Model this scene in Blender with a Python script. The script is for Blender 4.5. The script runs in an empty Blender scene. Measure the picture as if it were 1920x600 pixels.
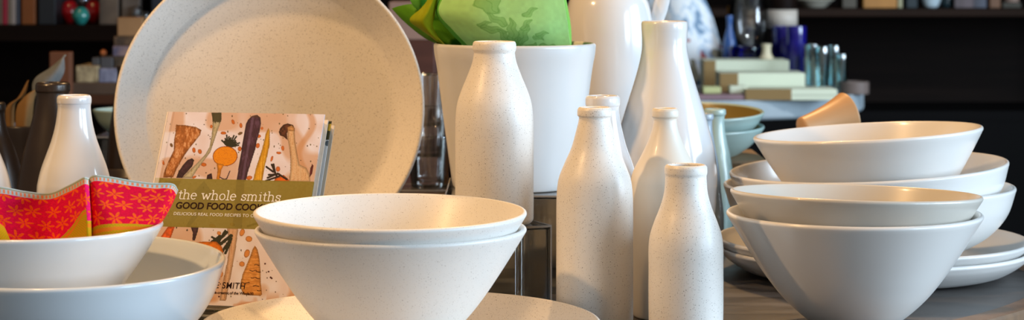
import bpy, bmesh, math, random
import numpy as np
from mathutils import Vector, Matrix
R = math.radians
S = bpy.context.scene
COL = S.collection
random.seed(7)
# ------------------------------------------------------------------ camera
F = 3900.0            # focal length in pixels of the 1920 wide frame
CZ = 1.2              # camera height; the horizon lies 65 px above the frame
TZ = 0.8              # table top height
cam = bpy.data.cameras.new('camera'); camo = bpy.data.objects.new('camera', cam); COL.objects.link(camo)
camo.location = (0, 0, CZ); camo.rotation_euler = (R(90), 0, 0)
cam.sensor_width = 36; cam.lens = F / 1920 * 36; cam.shift_y = -365 / 1920
cam.clip_start = .05; cam.clip_end = 50
cam.dof.use_dof = True; cam.dof.focus_distance = 2.3; cam.dof.aperture_fstop = 8.0
S.camera = camo
S.view_settings.view_transform = 'Standard'; S.view_settings.look = 'None'
S.view_settings.gamma = 1; S.view_settings.use_curve_mapping = False
S.view_settings.exposure = 0.0
# ------------------------------------------------------------------ world and lights
w = bpy.data.worlds.new('world'); S.world = w; w.use_nodes = True
w.node_tree.nodes['Background'].inputs[0].default_value = (1.0, 0.84, 0.68, 1)
w.node_tree.nodes['Background'].inputs[1].default_value = 0.24
def area(name, loc, target, sx, sy, power, color, spread=180):
    l = bpy.data.lights.new(name, 'AREA'); l.shape = 'RECTANGLE'; l.size = sx; l.size_y = sy
    l.energy = power; l.color = color; l.spread = R(spread)
    o = bpy.data.objects.new(name, l); COL.objects.link(o); o.location = loc
    o.rotation_euler = (Vector(target) - Vector(loc)).to_track_quat('-Z', 'Y').to_euler()
    return o
def spot(name, loc, target, power, color, angle=70, blend=.6, size=.06):
    l = bpy.data.lights.new(name, 'SPOT'); l.energy = power; l.color = color
    l.spot_size = R(angle); l.spot_blend = blend; l.shadow_soft_size = size
    o = bpy.data.objects.new(name, l); COL.objects.link(o); o.location = loc
    o.rotation_euler = (Vector(target) - Vector(loc)).to_track_quat('-Z', 'Y').to_euler()
    return o
COOL = (0.66, 0.83, 1.0); WARM = (1.0, 0.60, 0.27)
area('window_daylight', (4.43, 1.75, 1.85), (0, 1.75, 1.85), 2.2, 2.0, 275, COOL)
area('window_daylight', (4.43, -1.0, 1.85), (0, -1.0, 1.85), 1.7, 2.0, 170, COOL)
spot('ceiling_and_fill_spot', (-1.75, 1.45, 2.7), (-.15, 2.5, .85), 150, WARM, 60)
spot('ceiling_and_fill_spot', (-.75, 2.3, 2.8), (.25, 2.5, .85), 72, WARM, 60)
spot('ceiling_and_fill_spot', (0.3, 4.0, 2.8), (0.2, 2.5, .85), 125, WARM, 80)
spot('ceiling_and_fill_spot', (-1.0, 3.6, 2.8), (-1.1, 4.9, 1.0), 45, WARM, 75)
spot('ceiling_and_fill_spot', (1.3, 3.4, 2.5), (0.5, 5.4, 1.0), 120, (.96, .98, 1), 55)  # added white fill that brightens the wares on the concrete table
# ------------------------------------------------------------------ helpers
def P(px, py, Y):
    return Vector(((px - 960) / F * Y, Y, CZ - (py + 65) / F * Y))
def X(px, Y): return (px - 960) / F * Y
def lin(c):
    c = np.asarray(c, float) / 255.0
    return np.where(c <= .04045, c / 12.92, ((c + .055) / 1.055) ** 2.4)
def rgb(*c):
    a = lin(c); return (float(a[0]), float(a[1]), float(a[2]), 1)
def newmat(name):
    m = bpy.data.materials.new(name); m.use_nodes = True
    return m, m.node_tree, m.node_tree.nodes['Principled BSDF']
def noise_tint(nt, bs, col, amt=.12, scale=8, col2=None, detail=4, stretch=None):
    tc = nt.nodes.new('ShaderNodeTexCoord'); n = nt.nodes.new('ShaderNodeTexNoise')
    n.inputs['Scale'].default_value = scale; n.inputs['Detail'].default_value = detail
    if stretch:
        mp = nt.nodes.new('ShaderNodeMapping'); mp.inputs['Scale'].default_value = stretch
        nt.links.new(tc.outputs['Object'], mp.inputs[0]); nt.links.new(mp.outputs[0], n.inputs['Vector'])
    else: nt.links.new(tc.outputs['Object'], n.inputs['Vector'])
    r = nt.nodes.new('ShaderNodeValToRGB')
    r.color_ramp.elements[0].position = .3; r.color_ramp.elements[1].position = .7
    r.color_ramp.elements[0].color = col2 or tuple(x * (1 - amt) for x in col[:3]) + (1,)
    r.color_ramp.elements[1].color = col
    nt.links.new(n.outputs['Fac'], r.inputs[0]); nt.links.new(r.outputs[0], bs.inputs['Base Color'])
    return tc, n, r
def mat(name, col, rough=.5, metal=0, spec=.5, amt=.12, scale=8, col2=None, coat=0, stretch=None, bump=0):
    m, nt, b = newmat(name); b.inputs['Roughness'].default_value = rough; b.inputs['Metallic'].default_value = metal; b.inputs['Specular IOR Level'].default_value = spec
    b.inputs['Coat Weight'].default_value = coat; b.inputs['Coat Roughness'].default_value = .1
    tc, n, r = noise_tint(nt, b, col, amt, scale, col2, stretch=stretch)
    if bump:
        bp = nt.nodes.new('ShaderNodeBump'); bp.inputs['Strength'].default_value = bump; bp.inputs['Distance'].default_value = .002
        nt.links.new(n.outputs['Fac'], bp.inputs['Height']); nt.links.new(bp.outputs[0], b.inputs['Normal'])
    return m
def speckled(name, col, rough=.4, dark=(92, 72, 56), scale=430, th=.165, coat=0, off=0):
    m, nt, b = newmat(name); b.inputs['Roughness'].default_value = rough
    b.inputs['Coat Weight'].default_value = coat; b.inputs['Coat Roughness'].default_value = .25
    tc, n, r = noise_tint(nt, b, col, .04, 14)
    last = r.outputs[0]
    for sc, t, keep in ((scale, th, .5), (scale * 2.0, th * 1.2, .5)):
        mp = nt.nodes.new('ShaderNodeMapping'); mp.inputs['Location'].default_value = (off + sc, off * 2, off * 3)
        nt.links.new(tc.outputs['Object'], mp.inputs[0])
        v = nt.nodes.new('ShaderNodeTexVoronoi'); v.inputs['Scale'].default_value = sc
        nt.links.new(mp.outputs[0], v.inputs['Vector'])
        lt = nt.nodes.new('ShaderNodeMath'); lt.operation = 'LESS_THAN'; lt.inputs[1].default_value = t
        nt.links.new(v.outputs['Distance'], lt.inputs[0])
        sp = nt.nodes.new('ShaderNodeSeparateColor'); nt.links.new(v.outputs['Color'], sp.inputs[0])
        mr = nt.nodes.new('ShaderNodeMapRange'); mr.inputs[3].default_value = t*.45; mr.inputs[4].default_value = t*1.35
        nt.links.new(sp.outputs[1], mr.inputs[0]); nt.links.new(mr.outputs[0], lt.inputs[1])
        gt = nt.nodes.new('ShaderNodeMath'); gt.operation = 'GREATER_THAN'; gt.inputs[1].default_value = keep
        nt.links.new(sp.outputs[0], gt.inputs[0])
        mu = nt.nodes.new('ShaderNodeMath'); mu.operation = 'MULTIPLY'
        nt.links.new(lt.outputs[0], mu.inputs[0]); nt.links.new(gt.outputs[0], mu.inputs[1])
        m2 = nt.nodes.new('ShaderNodeMath'); m2.operation = 'MULTIPLY'; m2.inputs[1].default_value = .8
        nt.links.new(mu.outputs[0], m2.inputs[0])
        mx = nt.nodes.new('ShaderNodeMix'); mx.data_type = 'RGBA'
        nt.links.new(m2.outputs[0], mx.inputs[0]); nt.links.new(last, mx.inputs[6]); mx.inputs[7].default_value = rgb(*dark)
        last = mx.outputs[2]
    nt.links.new(last, b.inputs['Base Color'])
    return m
def glassmat(name, col=(1, 1, 1, 1), rough=.02, ior=1.45):
    m, nt, b = newmat(name); b.inputs['Base Color'].default_value = col
    b.inputs['Transmission Weight'].default_value = 1; b.inputs['Roughness'].default_value = rough; b.inputs['IOR'].default_value = ior
    return m
def acrylicmat(name, tint=(.93, .94, .93, 1), add=.03):
    # thin clear sheet: mostly lets light straight through, reflects at grazing angles
    m, nt, b = newmat(name)
    b.inputs['Base Color'].default_value = (.75, .74, .72, 1); b.inputs['Roughness'].default_value = .12
    tr = nt.nodes.new('ShaderNodeBsdfTransparent'); tr.inputs[0].default_value = tint
    fr = nt.nodes.new('ShaderNodeFresnel'); fr.inputs[0].default_value = 1.49
    ad = nt.nodes.new('ShaderNodeMath'); ad.operation = 'ADD'; ad.inputs[1].default_value = add
    nt.links.new(fr.outputs[0], ad.inputs[0])
    gl = nt.nodes.new('ShaderNodeBsdfGlossy'); gl.inputs[0].default_value = (.95, .95, .95, 1); gl.inputs['Roughness'].default_value = .08
    mx = nt.nodes.new('ShaderNodeMixShader'); nt.links.new(ad.outputs[0], mx.inputs[0])
    nt.links.new(tr.outputs[0], mx.inputs[1]); nt.links.new(gl.outputs[0], mx.inputs[2])
    nt.links.new(mx.outputs[0], nt.nodes['Material Output'].inputs[0])
    return m
def vcolmat(name, rough=.5, coat=0, sheen=0, bump=0, bscale=900, spec=.12):
    m, nt, b = newmat(name); a = nt.nodes.new('ShaderNodeAttribute'); a.attribute_name = 'print'
    nt.links.new(a.outputs['Color'], b.inputs['Base Color']); b.inputs['Roughness'].default_value = rough
    b.inputs['Coat Weight'].default_value = coat; b.inputs['Coat Roughness'].default_value = .15
    b.inputs['Sheen Weight'].default_value = sheen; b.inputs['Specular IOR Level'].default_value = spec
    if bump:
        tc = nt.nodes.new('ShaderNodeTexCoord'); n = nt.nodes.new('ShaderNodeTexNoise'); n.inputs['Scale'].default_value = bscale
        nt.links.new(tc.outputs['Object'], n.inputs['Vector'])
        bp = nt.nodes.new('ShaderNodeBump'); bp.inputs['Strength'].default_value = bump; bp.inputs['Distance'].default_value = .0006
        nt.links.new(n.outputs['Fac'], bp.inputs['Height']); nt.links.new(bp.outputs[0], b.inputs['Normal'])
    return m
def link(name, me, m=None, parent=None, loc=None, rot=None, smooth=True):
    o = bpy.data.objects.new(name, me); COL.objects.link(o)
    if m is not None: me.materials.append(m)
    if parent: o.parent = parent
    if loc is not None: o.location = loc
    if rot is not None: o.rotation_euler = rot
    if smooth:
        for p in me.polygons: p.use_smooth = True
    return o
def empty(name, loc=(0, 0, 0), rot=(0, 0, 0)):
    o = bpy.data.objects.new(name, None); COL.objects.link(o); o.location = loc; o.rotation_euler = rot
    o.empty_display_size = .05; return o
def tag(o, label, cat, group=None, kind=None):
    o['label'] = label; o['category'] = cat
    if group: o['group'] = group
    if kind: o['kind'] = kind
    return o
def struct(o): o['kind'] = 'structure'; return o
def cr(pts, n):
    """Catmull-Rom through 2-D/3-D points, n steps per span"""
    p = [np.array(q, float) for q in pts]; p = [2 * p[0] - p[1]] + p + [2 * p[-1] - p[-2]]
    out = []
    for i in range(1, len(p) - 2):
        for k in range(n):
            t = k / n
            out.append(.5 * ((2 * p[i]) + (-p[i-1] + p[i+1]) * t + (2*p[i-1] - 5*p[i] + 4*p[i+1] - p[i+2]) * t*t + (-p[i-1] + 3*p[i] - 3*p[i+1] + p[i+2]) * t**3))
    out.append(p[-2]); return out
def lathe_mesh(name, prof, seg=96):
    vs = []; rings = []
    for r, z in prof:
        if r < 1e-5: rings.append([len(vs)]); vs.append((0, 0, z))
        else:
            b = len(vs); rings.append(list(range(b, b + seg)))
            vs += [(r * math.cos(2*math.pi*i/seg), r * math.sin(2*math.pi*i/seg), z) for i in range(seg)]
    fs = []
    for a, b in zip(rings, rings[1:]):
        for i in range(seg):
            j = (i + 1) % seg
            if len(a) == 1 and len(b) == 1: continue
            if len(a) == 1: fs.append((a[0], b[j], b[i]))
            elif len(b) == 1: fs.append((a[i], a[j], b[0]))
            else: fs.append((a[i], a[j], b[j], b[i]))
    me = bpy.data.meshes.new(name); me.from_pydata(vs, [], fs); me.update()
    bm = bmesh.new(); bm.from_mesh(me); bmesh.ops.recalc_face_normals(bm, faces=bm.faces); bm.to_mesh(me); bm.free()
    return me
def vessel_prof(outer, t=.005, floor=.006, foot=True, n=8, rimfat=1.0):
    """closed profile: foot, outside, rounded rim, inside"""
    o = [np.array(q) for q in cr(outer, n)]
    o = [q for q in o]
    inn = []
    for i, q in enumerate(o):
        a = o[max(0, i-1)]; b = o[min(len(o)-1, i+1)]; d = (b - a) / (np.linalg.norm(b - a) + 1e-9)
        nn = np.array([-d[1], d[0]])          # to the left of travel: inwards for an upward outside wall
        inn.append(q + nn * t)
    top = o[-1]; ti = inn[-1]; mid = (top + ti) / 2; up = o[-1] - o[-2]; up = up / np.linalg.norm(up)
    rim = []
    for k in range(1, 8):
        a = math.pi * k / 8
        rim.append(mid + (top - mid) * math.cos(a) + up * (t / 2 * rimfat) * math.sin(a))
    inside = [q for q in inn if q[1] > floor + .001 and q[0] > .004][::-1]
    last = inside[-1]
    fr = outer[0][0]
    p = [(0, .0025), (fr - .009, .0025), (fr - .006, 0)] if foot and fr > .015 else [(0, 0)]
    p += [(float(q[0]), float(q[1])) for q in o] + [(float(q[0]), float(q[1])) for q in rim]
    p += [(float(q[0]), float(q[1])) for q in inside]
    p += [(float(last[0]) * .93, floor + .0002), (float(last[0]) * .6, floor), (0, floor)]
    return p
def tilt(rx=0, ry=0, rz=0): return (R(rx), R(ry), R(rz))
def box_bm(bm, c, s, rotz=0, bev=0):
    g = bmesh.ops.create_cube(bm, size=1)
    bmesh.ops.scale(bm, vec=s, verts=g['verts'])
    if bev:
        ed = list({e for v in g['verts'] for e in v.link_edges})
        r = bmesh.ops.bevel(bm, geom=ed, offset=bev, segments=2, affect='EDGES', profile=.5)
        vs = list({v for f in r['faces'] for v in f.verts} | {v for v in g['verts'] if v.is_valid})
    else: vs = g['verts']
    bmesh.ops.rotate(bm, verts=vs, cent=(0, 0, 0), matrix=Matrix.Rotation(rotz, 3, 'Z'))
    bmesh.ops.translate(bm, verts=vs, vec=c)
    return vs
def box(name, c, s, m, parent=None, rotz=0, bev=.002, smooth=False):
    """box whose origin is the middle of its underside"""
    bm = bmesh.new(); box_bm(bm, (0, 0, s[2]/2), s, 0, bev)
    me = bpy.data.meshes.new(name); bm.to_mesh(me); bm.free()
    return link(name, me, m, parent, (c[0], c[1], c[2]), (0, 0, rotz), smooth)
def tube_mesh(name, pts, rad, seg=12, cap=True, flat=1.0):
    pts = [Vector(p) for p in pts]; vs = []; fs = []
    rads = rad if isinstance(rad, (list, tuple)) else [rad] * len(pts)
    prev = None
    for i, p in enumerate(pts):
        d = (pts[min(i+1, len(pts)-1)] - pts[max(i-1, 0)]).normalized()
        if prev is None:
            up = Vector((0, 0, 1)) if abs(d.z) < .9 else Vector((0, 1, 0)); a = d.cross(up).normalized()
        else: a = (prev - d * prev.dot(d)).normalized()
        prev = a; b = d.cross(a)
        for k in range(seg):
            t = 2 * math.pi * k / seg
            vs.append(p + a * math.cos(t) * rads[i] + b * math.sin(t) * rads[i] * flat)
    for i in range(len(pts)-1):
        for k in range(seg):
            fs.append((i*seg+k, i*seg+(k+1) % seg, (i+1)*seg+(k+1) % seg, (i+1)*seg+k))
    if cap: fs.append(tuple(range(seg))[::-1]); fs.append(tuple((len(pts)-1)*seg+k for k in range(seg)))
    me = bpy.data.meshes.new(name); me.from_pydata([tuple(v) for v in vs], [], fs); me.update(); return me
def patch_mesh(name, ctrl, nu, nv, paint, origin, thick=.0012):
    """cloth sheet through a grid of world points; paint(s,t)->Nx3 sRGB"""
    g = np.array([[tuple(c) for c in row] for row in ctrl], float)
    def interp(arr, n):
        m = arr.shape[0]; ts = np.linspace(0, m - 1, n); out = []
        ext = np.concatenate([[2*arr[0]-arr[1]], arr, [2*arr[-1]-arr[-2]]])
        for t in ts:
            i = min(int(t), m - 2); f = t - i; p0, p1, p2, p3 = ext[i], ext[i+1], ext[i+2], ext[i+3]
            out.append(.5*((2*p1)+(-p0+p2)*f+(2*p0-5*p1+4*p2-p3)*f*f+(-p0+3*p1-3*p2+p3)*f**3))
        return np.array(out)
    a = interp(g, nv); a = interp(a.transpose(1, 0, 2), nu).transpose(1, 0, 2)      # nv x nu x 3
    v = a.reshape(-1, 3) - np.array(origin)
    i = np.arange((nv-1)*(nu-1)); rr = i // (nu-1); cc = i % (nu-1); b = rr*nu+cc
    fs = np.stack([b, b+1, b+nu+1, b+nu], 1)
    s, t = np.meshgrid(np.linspace(0, 1, nu), np.linspace(0, 1, nv))
    colr = lin(paint(s.ravel(), t.ravel()))
    return v, fs, colr
def patches(name, plist, m, origin, thick=.0012, parent=None):
    V = []; Fc = []; Cc = []; off = 0
    for v, f, c in plist: V.append(v); Fc.append(f + off); Cc.append(c); off += len(v)
    V = np.concatenate(V); Fc = np.concatenate(Fc); Cc = np.concatenate(Cc)
    me = bpy.data.meshes.new(name); me.from_pydata(V.tolist(), [], Fc.tolist()); me.update()
    at = me.color_attributes.new('print', 'FLOAT_COLOR', 'POINT')
    at.data.foreach_set('color', np.concatenate([Cc, np.ones((len(Cc), 1))], 1).astype(np.float32).ravel())
    o = link(name, me, m, parent, origin)
    s = o.modifiers.new('thickness', 'SOLIDIFY'); s.thickness = thick; s.offset = 0
    return o
# ------------------------------------------------------------------ materials
WHT = rgb(232, 228, 222)
M_spk = speckled('speckled_matte_glaze', rgb(229, 227, 222), .42, th=.135, coat=.15)
M_spk2 = speckled('speckled_bottle_glaze', rgb(233, 229, 222), .42, scale=430, th=.165, coat=.15)
M_plat = speckled('speckled_platter_glaze', rgb(231, 225, 216), .5, th=.18, scale=400)
M_white = mat('glossy_white_glaze', rgb(225, 225, 225), .16, amt=.03, coat=.5)
M_satin = mat('satin_white_glaze', rgb(230, 228, 224), .28, amt=.03, coat=.3)
M_beige = mat('beige_satin_glaze', rgb(224, 218, 206), .42, amt=.03, coat=.1)
M_kb = mat('pale_blue_white_glaze', rgb(214, 222, 227), .2, amt=.05, coat=.4)
M_grey = mat('pale_grey_glaze', rgb(215, 214, 211), .28, amt=.03, coat=.2)
M_mush = mat('warm_grey_glaze', rgb(205, 200, 190), .32, amt=.04, coat=.2)
M_pot = mat('planter_glaze', rgb(214, 214, 213), .3, amt=.03, coat=.2)
M_dark = mat('dark_brown_glaze', rgb(52, 41, 33), .32, amt=.35, scale=20, coat=.2)
M_teal = mat('pale_teal_glaze', rgb(165, 190, 185), .3, amt=.08, coat=.3)
M_olive = mat('olive_glaze', rgb(120, 105, 55), .35, amt=.1, coat=.3)
M_blueg = mat('pale_blue_glaze', rgb(160, 178, 192), .3, amt=.08, coat=.3)
M_acr = acrylicmat('clear_acrylic')
M_acre = mat('polished_acrylic_edge', rgb(150, 146, 140), .2, amt=.1)
M_tan = mat('tan_glaze', rgb(198, 156, 112), .4, amt=.1)
M_wood = mat('dark_stained_wood', rgb(24, 14, 9), .6, spec=.08, amt=.4, scale=3, stretch=(1, 1, 12))
M_black = mat('black_panel', rgb(12, 11, 12), .7, spec=.08, amt=.3, scale=3)
M_rim = mat('table_edge_wood', rgb(128, 98, 70), .5, amt=.35, scale=40, stretch=(1, 1, .2))
M_conc = mat('pale_concrete', rgb(160, 174, 182), .7, amt=.15, scale=12)
# ------------------------------------------------------------------ room shell
def slab(name, lo, hi, m):
    c = [(a + b) / 2 for a, b in zip(lo, hi)]; s = [b - a for a, b in zip(lo, hi)]
    return struct(box(name, (c[0], c[1], lo[2]), s, m, bev=0))
M_floor = mat('floor_concrete', rgb(70, 62, 55), .5, amt=.2, scale=2)
M_wall = mat('painted_wall', rgb(120, 110, 98), .8, amt=.05)
M_wallb = mat('dark_back_wall', rgb(16, 11, 9), .8, spec=.05, amt=.2)
M_ceil = mat('dark_ceiling', rgb(60, 55, 50), .9, amt=.1)
slab('floor', (-3, -2.5, -.1), (4.5, 6.9, 0), M_floor)
slab('ceiling', (-3, -2.5, 3.1), (4.5, 6.9, 3.2), M_ceil)
slab('wall_back', (-3, 6.8, 0), (4.5, 6.9, 3.1), M_wallb)
slab('wall_left', (-3.1, -2.5, 0), (-3, 6.9, 3.1), M_wall)
bm = bmesh.new()
for (y0, y1, z0, z1) in ((-2.5, -1.9, 0, 3.1), (-.1, .6, 0, 3.1), (2.9, 6.9, 0, 3.1), (-1.9, -.1, 0, .8), (-1.9, -.1, 2.9, 3.1), (.6, 2.9, 0, .8), (.6, 2.9, 2.9, 3.1)):
    box_bm(bm, (4.55, (y0+y1)/2, (z0+z1)/2), (.1, y1-y0, z1-z0))
me = bpy.data.meshes.new('wall_right'); bm.to_mesh(me); bm.free(); struct(link('wall_right', me, M_wall, smooth=False))
M_frame = mat('white_window_frame', rgb(215, 212, 205), .5)
M_pane = glassmat('window_glass')
for n_, (ya, yb) in enumerate(((.6, 2.9), (-1.9, -.1))):
    bm = bmesh.new(); ym = (ya + yb)/2
    for (y, z, sy, sz) in ((ya+.03, 1.85, .06, 2.1), (yb-.03, 1.85, .06, 2.1), (ym, 1.85, .05, 2.1), (ym, .83, yb-ya, .06), (ym, 2.87, yb-ya, .06)):
        box_bm(bm, (4.5, y, z), (.09, sy, sz))
    me = bpy.data.meshes.new('window_%d' % (n_+1)); bm.to_mesh(me); bm.free(); wo = struct(link('window_%d' % (n_+1), me, M_frame, smooth=False))
    box('pane', (4.54, ym, .86), (.006, yb-ya-.12, 1.98), M_pane, wo, bev=0)
# ------------------------------------------------------------------ round display table
def table_top_mat():
    m, nt, b = newmat('zinc_table_top'); b.inputs['Roughness'].default_value = .42; b.inputs['Metallic'].default_value = 0.0
    b.inputs['Specular IOR Level'].default_value = .7
    tc = nt.nodes.new('ShaderNodeTexCoord'); mp = nt.nodes.new('ShaderNodeMapping'); mp.inputs['Scale'].default_value = (3, 12, 1)
    mp.inputs['Rotation'].default_value = (0, 0, R(8))
    nt.links.new(tc.outputs['Object'], mp.inputs[0])
    n = nt.nodes.new('ShaderNodeTexNoise'); n.inputs['Scale'].default_value = 2.2; n.inputs['Detail'].default_value = 6
    n.inputs['Distortion'].default_value = 1.2
    nt.links.new(mp.outputs[0], n.inputs['Vector'])
    r = nt.nodes.new('ShaderNodeValToRGB'); e = r.color_ramp.elements
    e[0].position = .32; e[0].color = rgb(42, 37, 34); e[1].position = .72; e[1].color = rgb(82, 78, 76)
    nt.links.new(n.outputs['Fac'], r.inputs[0]); nt.links.new(r.outputs[0], b.inputs['Base Color'])
    r2 = nt.nodes.new('ShaderNodeMapRange'); r2.inputs[3].default_value = .3; r2.inputs[4].default_value = .55
    nt.links.new(n.outputs['Fac'], r2.inputs[0]); nt.links.new(r2.outputs[0], b.inputs['Roughness'])
    return m
tb = tag(empty('round_table', (-.03, 2.87, 0)), 'large round dark grey table with a thin brown wooden edge carrying the white pottery', 'table')
TR = .777
link('table_top', lathe_mesh('table_top', [(0, -.03), (TR-.032, -.03), (TR-.032, 0), (0, 0)], 160), table_top_mat(), tb, (0, 0, TZ), smooth=False)
link('edge_band', lathe_mesh('edge_band', [(TR-.032, -.035), (TR-.002, -.035), (TR, -.033), (TR, -.002), (TR-.002, .0012), (TR-.031, .0012), (TR-.0318, 0.0)], 160), M_rim, tb, (0, 0, TZ), smooth=False)
link('pedestal', lathe_mesh('pedestal', [(0, 0), (.36, 0), (.36, .02), (.2, .06), (.08, .1), (.07, .6), (.12, .72), (.3, .765), (0, .765)], 64), M_wood, tb, (0, 0, 0.001))
# ------------------------------------------------------------------ vessels
def vessel(name, outer, m, px, Y, z, label, cat, t=.005, floor=.006, rot=(0, 0, 0), group=None, n=8, seg=96, scale=1, rimfat=1.0, zr=None):
    me = lathe_mesh(name, vessel_prof(outer, t, floor, n=n, rimfat=rimfat), seg)
    o = link(name, me, m, None, (X(px, Y), Y, TZ + z), rot); o.scale = (scale,) * 3
    return tag(o, label, cat, group)
CONE = [(.044, 0), (.050, .004), (.066, .017), (.082, .033), (.097, .052), (.110, .071), (.1235, .092), (.1413, .121)]
CURV = [(.080, 0), (.092, .004), (.124, .016), (.154, .034), (.176, .060), (.187, .092)]
PLAT = [(.13, 0), (.148, .002), (.164, .0065), (.180, .0135), (.194, .0205), (.205, .0275)]
PLATR = [(.13, 0), (.148, .0005), (.168, .005), (.184, .0135), (.196, .0225), (.203, .0305)]
# plate and two bowls, centre
vessel('plate', PLAT, M_plat, 752, 2.145, 0.0008, 'large speckled cream plate lying flat under the two centre bowls', 'plate', t=.006)
vessel('bowl', CONE, M_spk, 733, 2.14, .0075, 'lower speckled white bowl of the pair in front of the cookbook', 'bowl', t=.0055, scale=.985, group=None)
vessel('bowl', CONE, M_spk, 731, 2.14, .0245, 'upper speckled white bowl nested in the bowl in front of the cookbook', 'bowl', t=.0055, scale=.99, rot=tilt(1.0, .3))
# right stacks
vessel('bowl', CONE, M_satin, 1601, 2.32, 0, 'deep pale grey bowl standing on the table at right front, below the tilted one', 'bowl', t=.006)
vessel('bowl', CONE, M_mush, 1601, 2.32, .0235, 'warm grey bowl tilted inside the deep bowl at right front', 'bowl', t=.0055, rot=tilt(-2.3, 1.3), scale=.985)
vessel('plate', PLATR, M_satin, 1637, 2.70, 0.0008, 'lowest white plate of the right back stack, resting on the table', 'plate', t=.006, scale=.985)
vessel('plate', PLATR, M_grey, 1634, 2.70, .0128, 'grey-centred plate on top of the lowest white plate at right', 'plate', t=.006, scale=.985)
vessel('bowl', CURV, M_satin, 1628, 2.70, .0205, 'rounded white bowl standing on the two right plates', 'bowl', t=.006)
vessel('bowl', CURV, M_satin, 1634, 2.695, .0495, 'wide rounded bowl tilted inside the rounded bowl on the right plates', 'bowl', t=.006, scale=.955, rot=tilt(.6, -3.2))
TOPB = [(.062, 0), (.072, .006), (.090, .03), (.112, .064), (.128, .09), (.145, .120)]
vessel('bowl', TOPB, M_satin, 1637, 2.66, .0640, 'topmost glossy white bowl of the tall right back stack', 'bowl', t=.006, rot=tilt(-.6, -3.4))
# left bowls
KB = [(.06, 0), (.072, .004), (.108, .019), (.133, .040), (.150, .066), (.162, .100)]
LB = [(.05, 0), (.056, .006), (.074, .032), (.091, .060), (.107, .083), (.119, .101), (.130, .1195)]
vessel('bowl', KB, M_kb, 119, 2.10, 0, 'wide pale blue-white bowl at lower left holding the smaller bowl', 'bowl', t=.006, rot=tilt(1.8, .4))
vessel('bowl', LB, M_white, 61, 2.10, .0158, 'smaller glossy white bowl at left holding the red floral napkin', 'bowl', t=.0055)
# standing platter
PLAT2 = [(.150, 0), (.1655, .0001), (.1705, .0018), (.183, .0130), (.194, .0240), (.205, .037)]
pt = link('platter', lathe_mesh('platter', vessel_prof(PLAT2, .006, .006), 128), M_plat, None, (0, 0, 0))
lean = R(10)
pt.rotation_euler = (R(90) - lean, 0, 0)
PC = P(509, 210, 2.78); pt.location = (PC.x, PC.y + .012, TZ + .205 * math.cos(lean) + .001)
tag(pt, 'huge speckled cream platter standing upright behind the cookbook', 'platter')
# easel behind it
es = tag(empty('plate_stand', (PC.x, 2.80, TZ)), 'clear plastic plate stand behind the upright platter', 'stand')
for sx in (-.07, .07):
    link('side_rail', tube_mesh('side_rail', [(sx, -.09, .004), (sx, .02, .004), (sx, .075, .004), (sx, .066, .14), (sx, .058, .18)], .004), M_acr, es)
link('cross_bar', tube_mesh('cross_bar', [(-.07, .072, .03), (.07, .072, .03)], .004), M_acr, es)
# bottles --------------------------------------------------------------
def bottle(name, outer, m, px, Y, z, label, t=.0045, group=None, seg=80, cat='bottle'):
    """outer: list of (r, z) including the rolled lip"""
    me = lathe_mesh(name, vessel_prof(outer, t, .008, n=6, rimfat=1.3), seg)
    return tag(link(name, me, m, None, (X(px, Y), Y, TZ + z)), label, cat, group)
def bprof(Y, ytop, ybase_z, pts, axis=None, lip=True):
    """pts (half width px, y px) from top to bottom -> metres above the standing height"""
    k = Y / F; out = []
    for hw, y in pts: out.append((hw * k, (CZ - (y + 65) * k) - TZ - ybase_z))
    return out[::-1]
# big front bottle on riser (A)
A = [(.041, 0), (.0448, .004), (.0456, .012), (.0456, .06), (.0456, .105)] + bprof(2.42, 0, .10, [(40.2, 81), (40.8, 84), (40.8, 92), (39, 97), (38.6, 102), (42.5, 120), (52, 145), (63, 172), (70, 195), (73, 222)])
A[0:] = A
bottle('bottle', A, M_spk2, 927, 2.42, .10, 'wide speckled milk bottle standing on a clear riser before the grey planter')
# tall bottle C
Cc = [(.038, 0), (.0415, .004), (.0425, .02), (.0425, .10)] + bprof(2.3, 0, 0, [(31.5, 204), (32.5, 207), (32.5, 216), (30, 219), (30, 226), (36, 250), (44, 278), (56, 305), (67, 333), (71, 360), (72, 395)])
bottle('bottle', Cc, M_spk2, 1115, 2.3, 0, 'tall speckled bottle at the front, left of the small speckled bottle')
# small bottle B
Bb = [(.036, 0), (.0385, .004), (.0398, .02), (.0401, .05)] + bprof(2.23, 0, 0, [(39, 312), (40, 315), (40, 324), (38.7, 329), (38.7, 335), (41, 362), (49, 390), (59, 415), (67, 440), (70, 465), (70, 500)])
bottle('bottle', Bb, M_spk2, 1286, 2.23, 0, 'shortest speckled bottle, frontmost of the bottle group')
# D diamond shoulder
D = [(.034, 0), (.0365, .003), (.0375, .02), (.0385, .08)] + bprof(2.36, 0, 0, [(24.5, 207), (25.5, 210), (25.5, 219), (22.5, 223), (22, 229), (25, 245), (34, 270), (47, 297), (58, 318), (63.5, 335), (64.5, 355), (65, 400)])
bottle('bottle', D, M_beige, 1247, 2.37, 0, 'narrow-necked plain beige bottle behind the shortest speckled bottle')
# F behind C
Ff = [(.038, 0), (.0415, .004), (.0425, .02), (.0425, .10)] + bprof(2.43, 0, 0, [(31.5, 182), (32.5, 185), (32.5, 196), (31, 200), (31, 212), (36, 240), (45, 275), (56, 305), (64, 335), (68, 370)])
bottle('bottle', Ff, M_white, 1130, 2.43, 0, 'glossy white bottle mostly hidden behind the tall speckled bottle')
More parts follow.
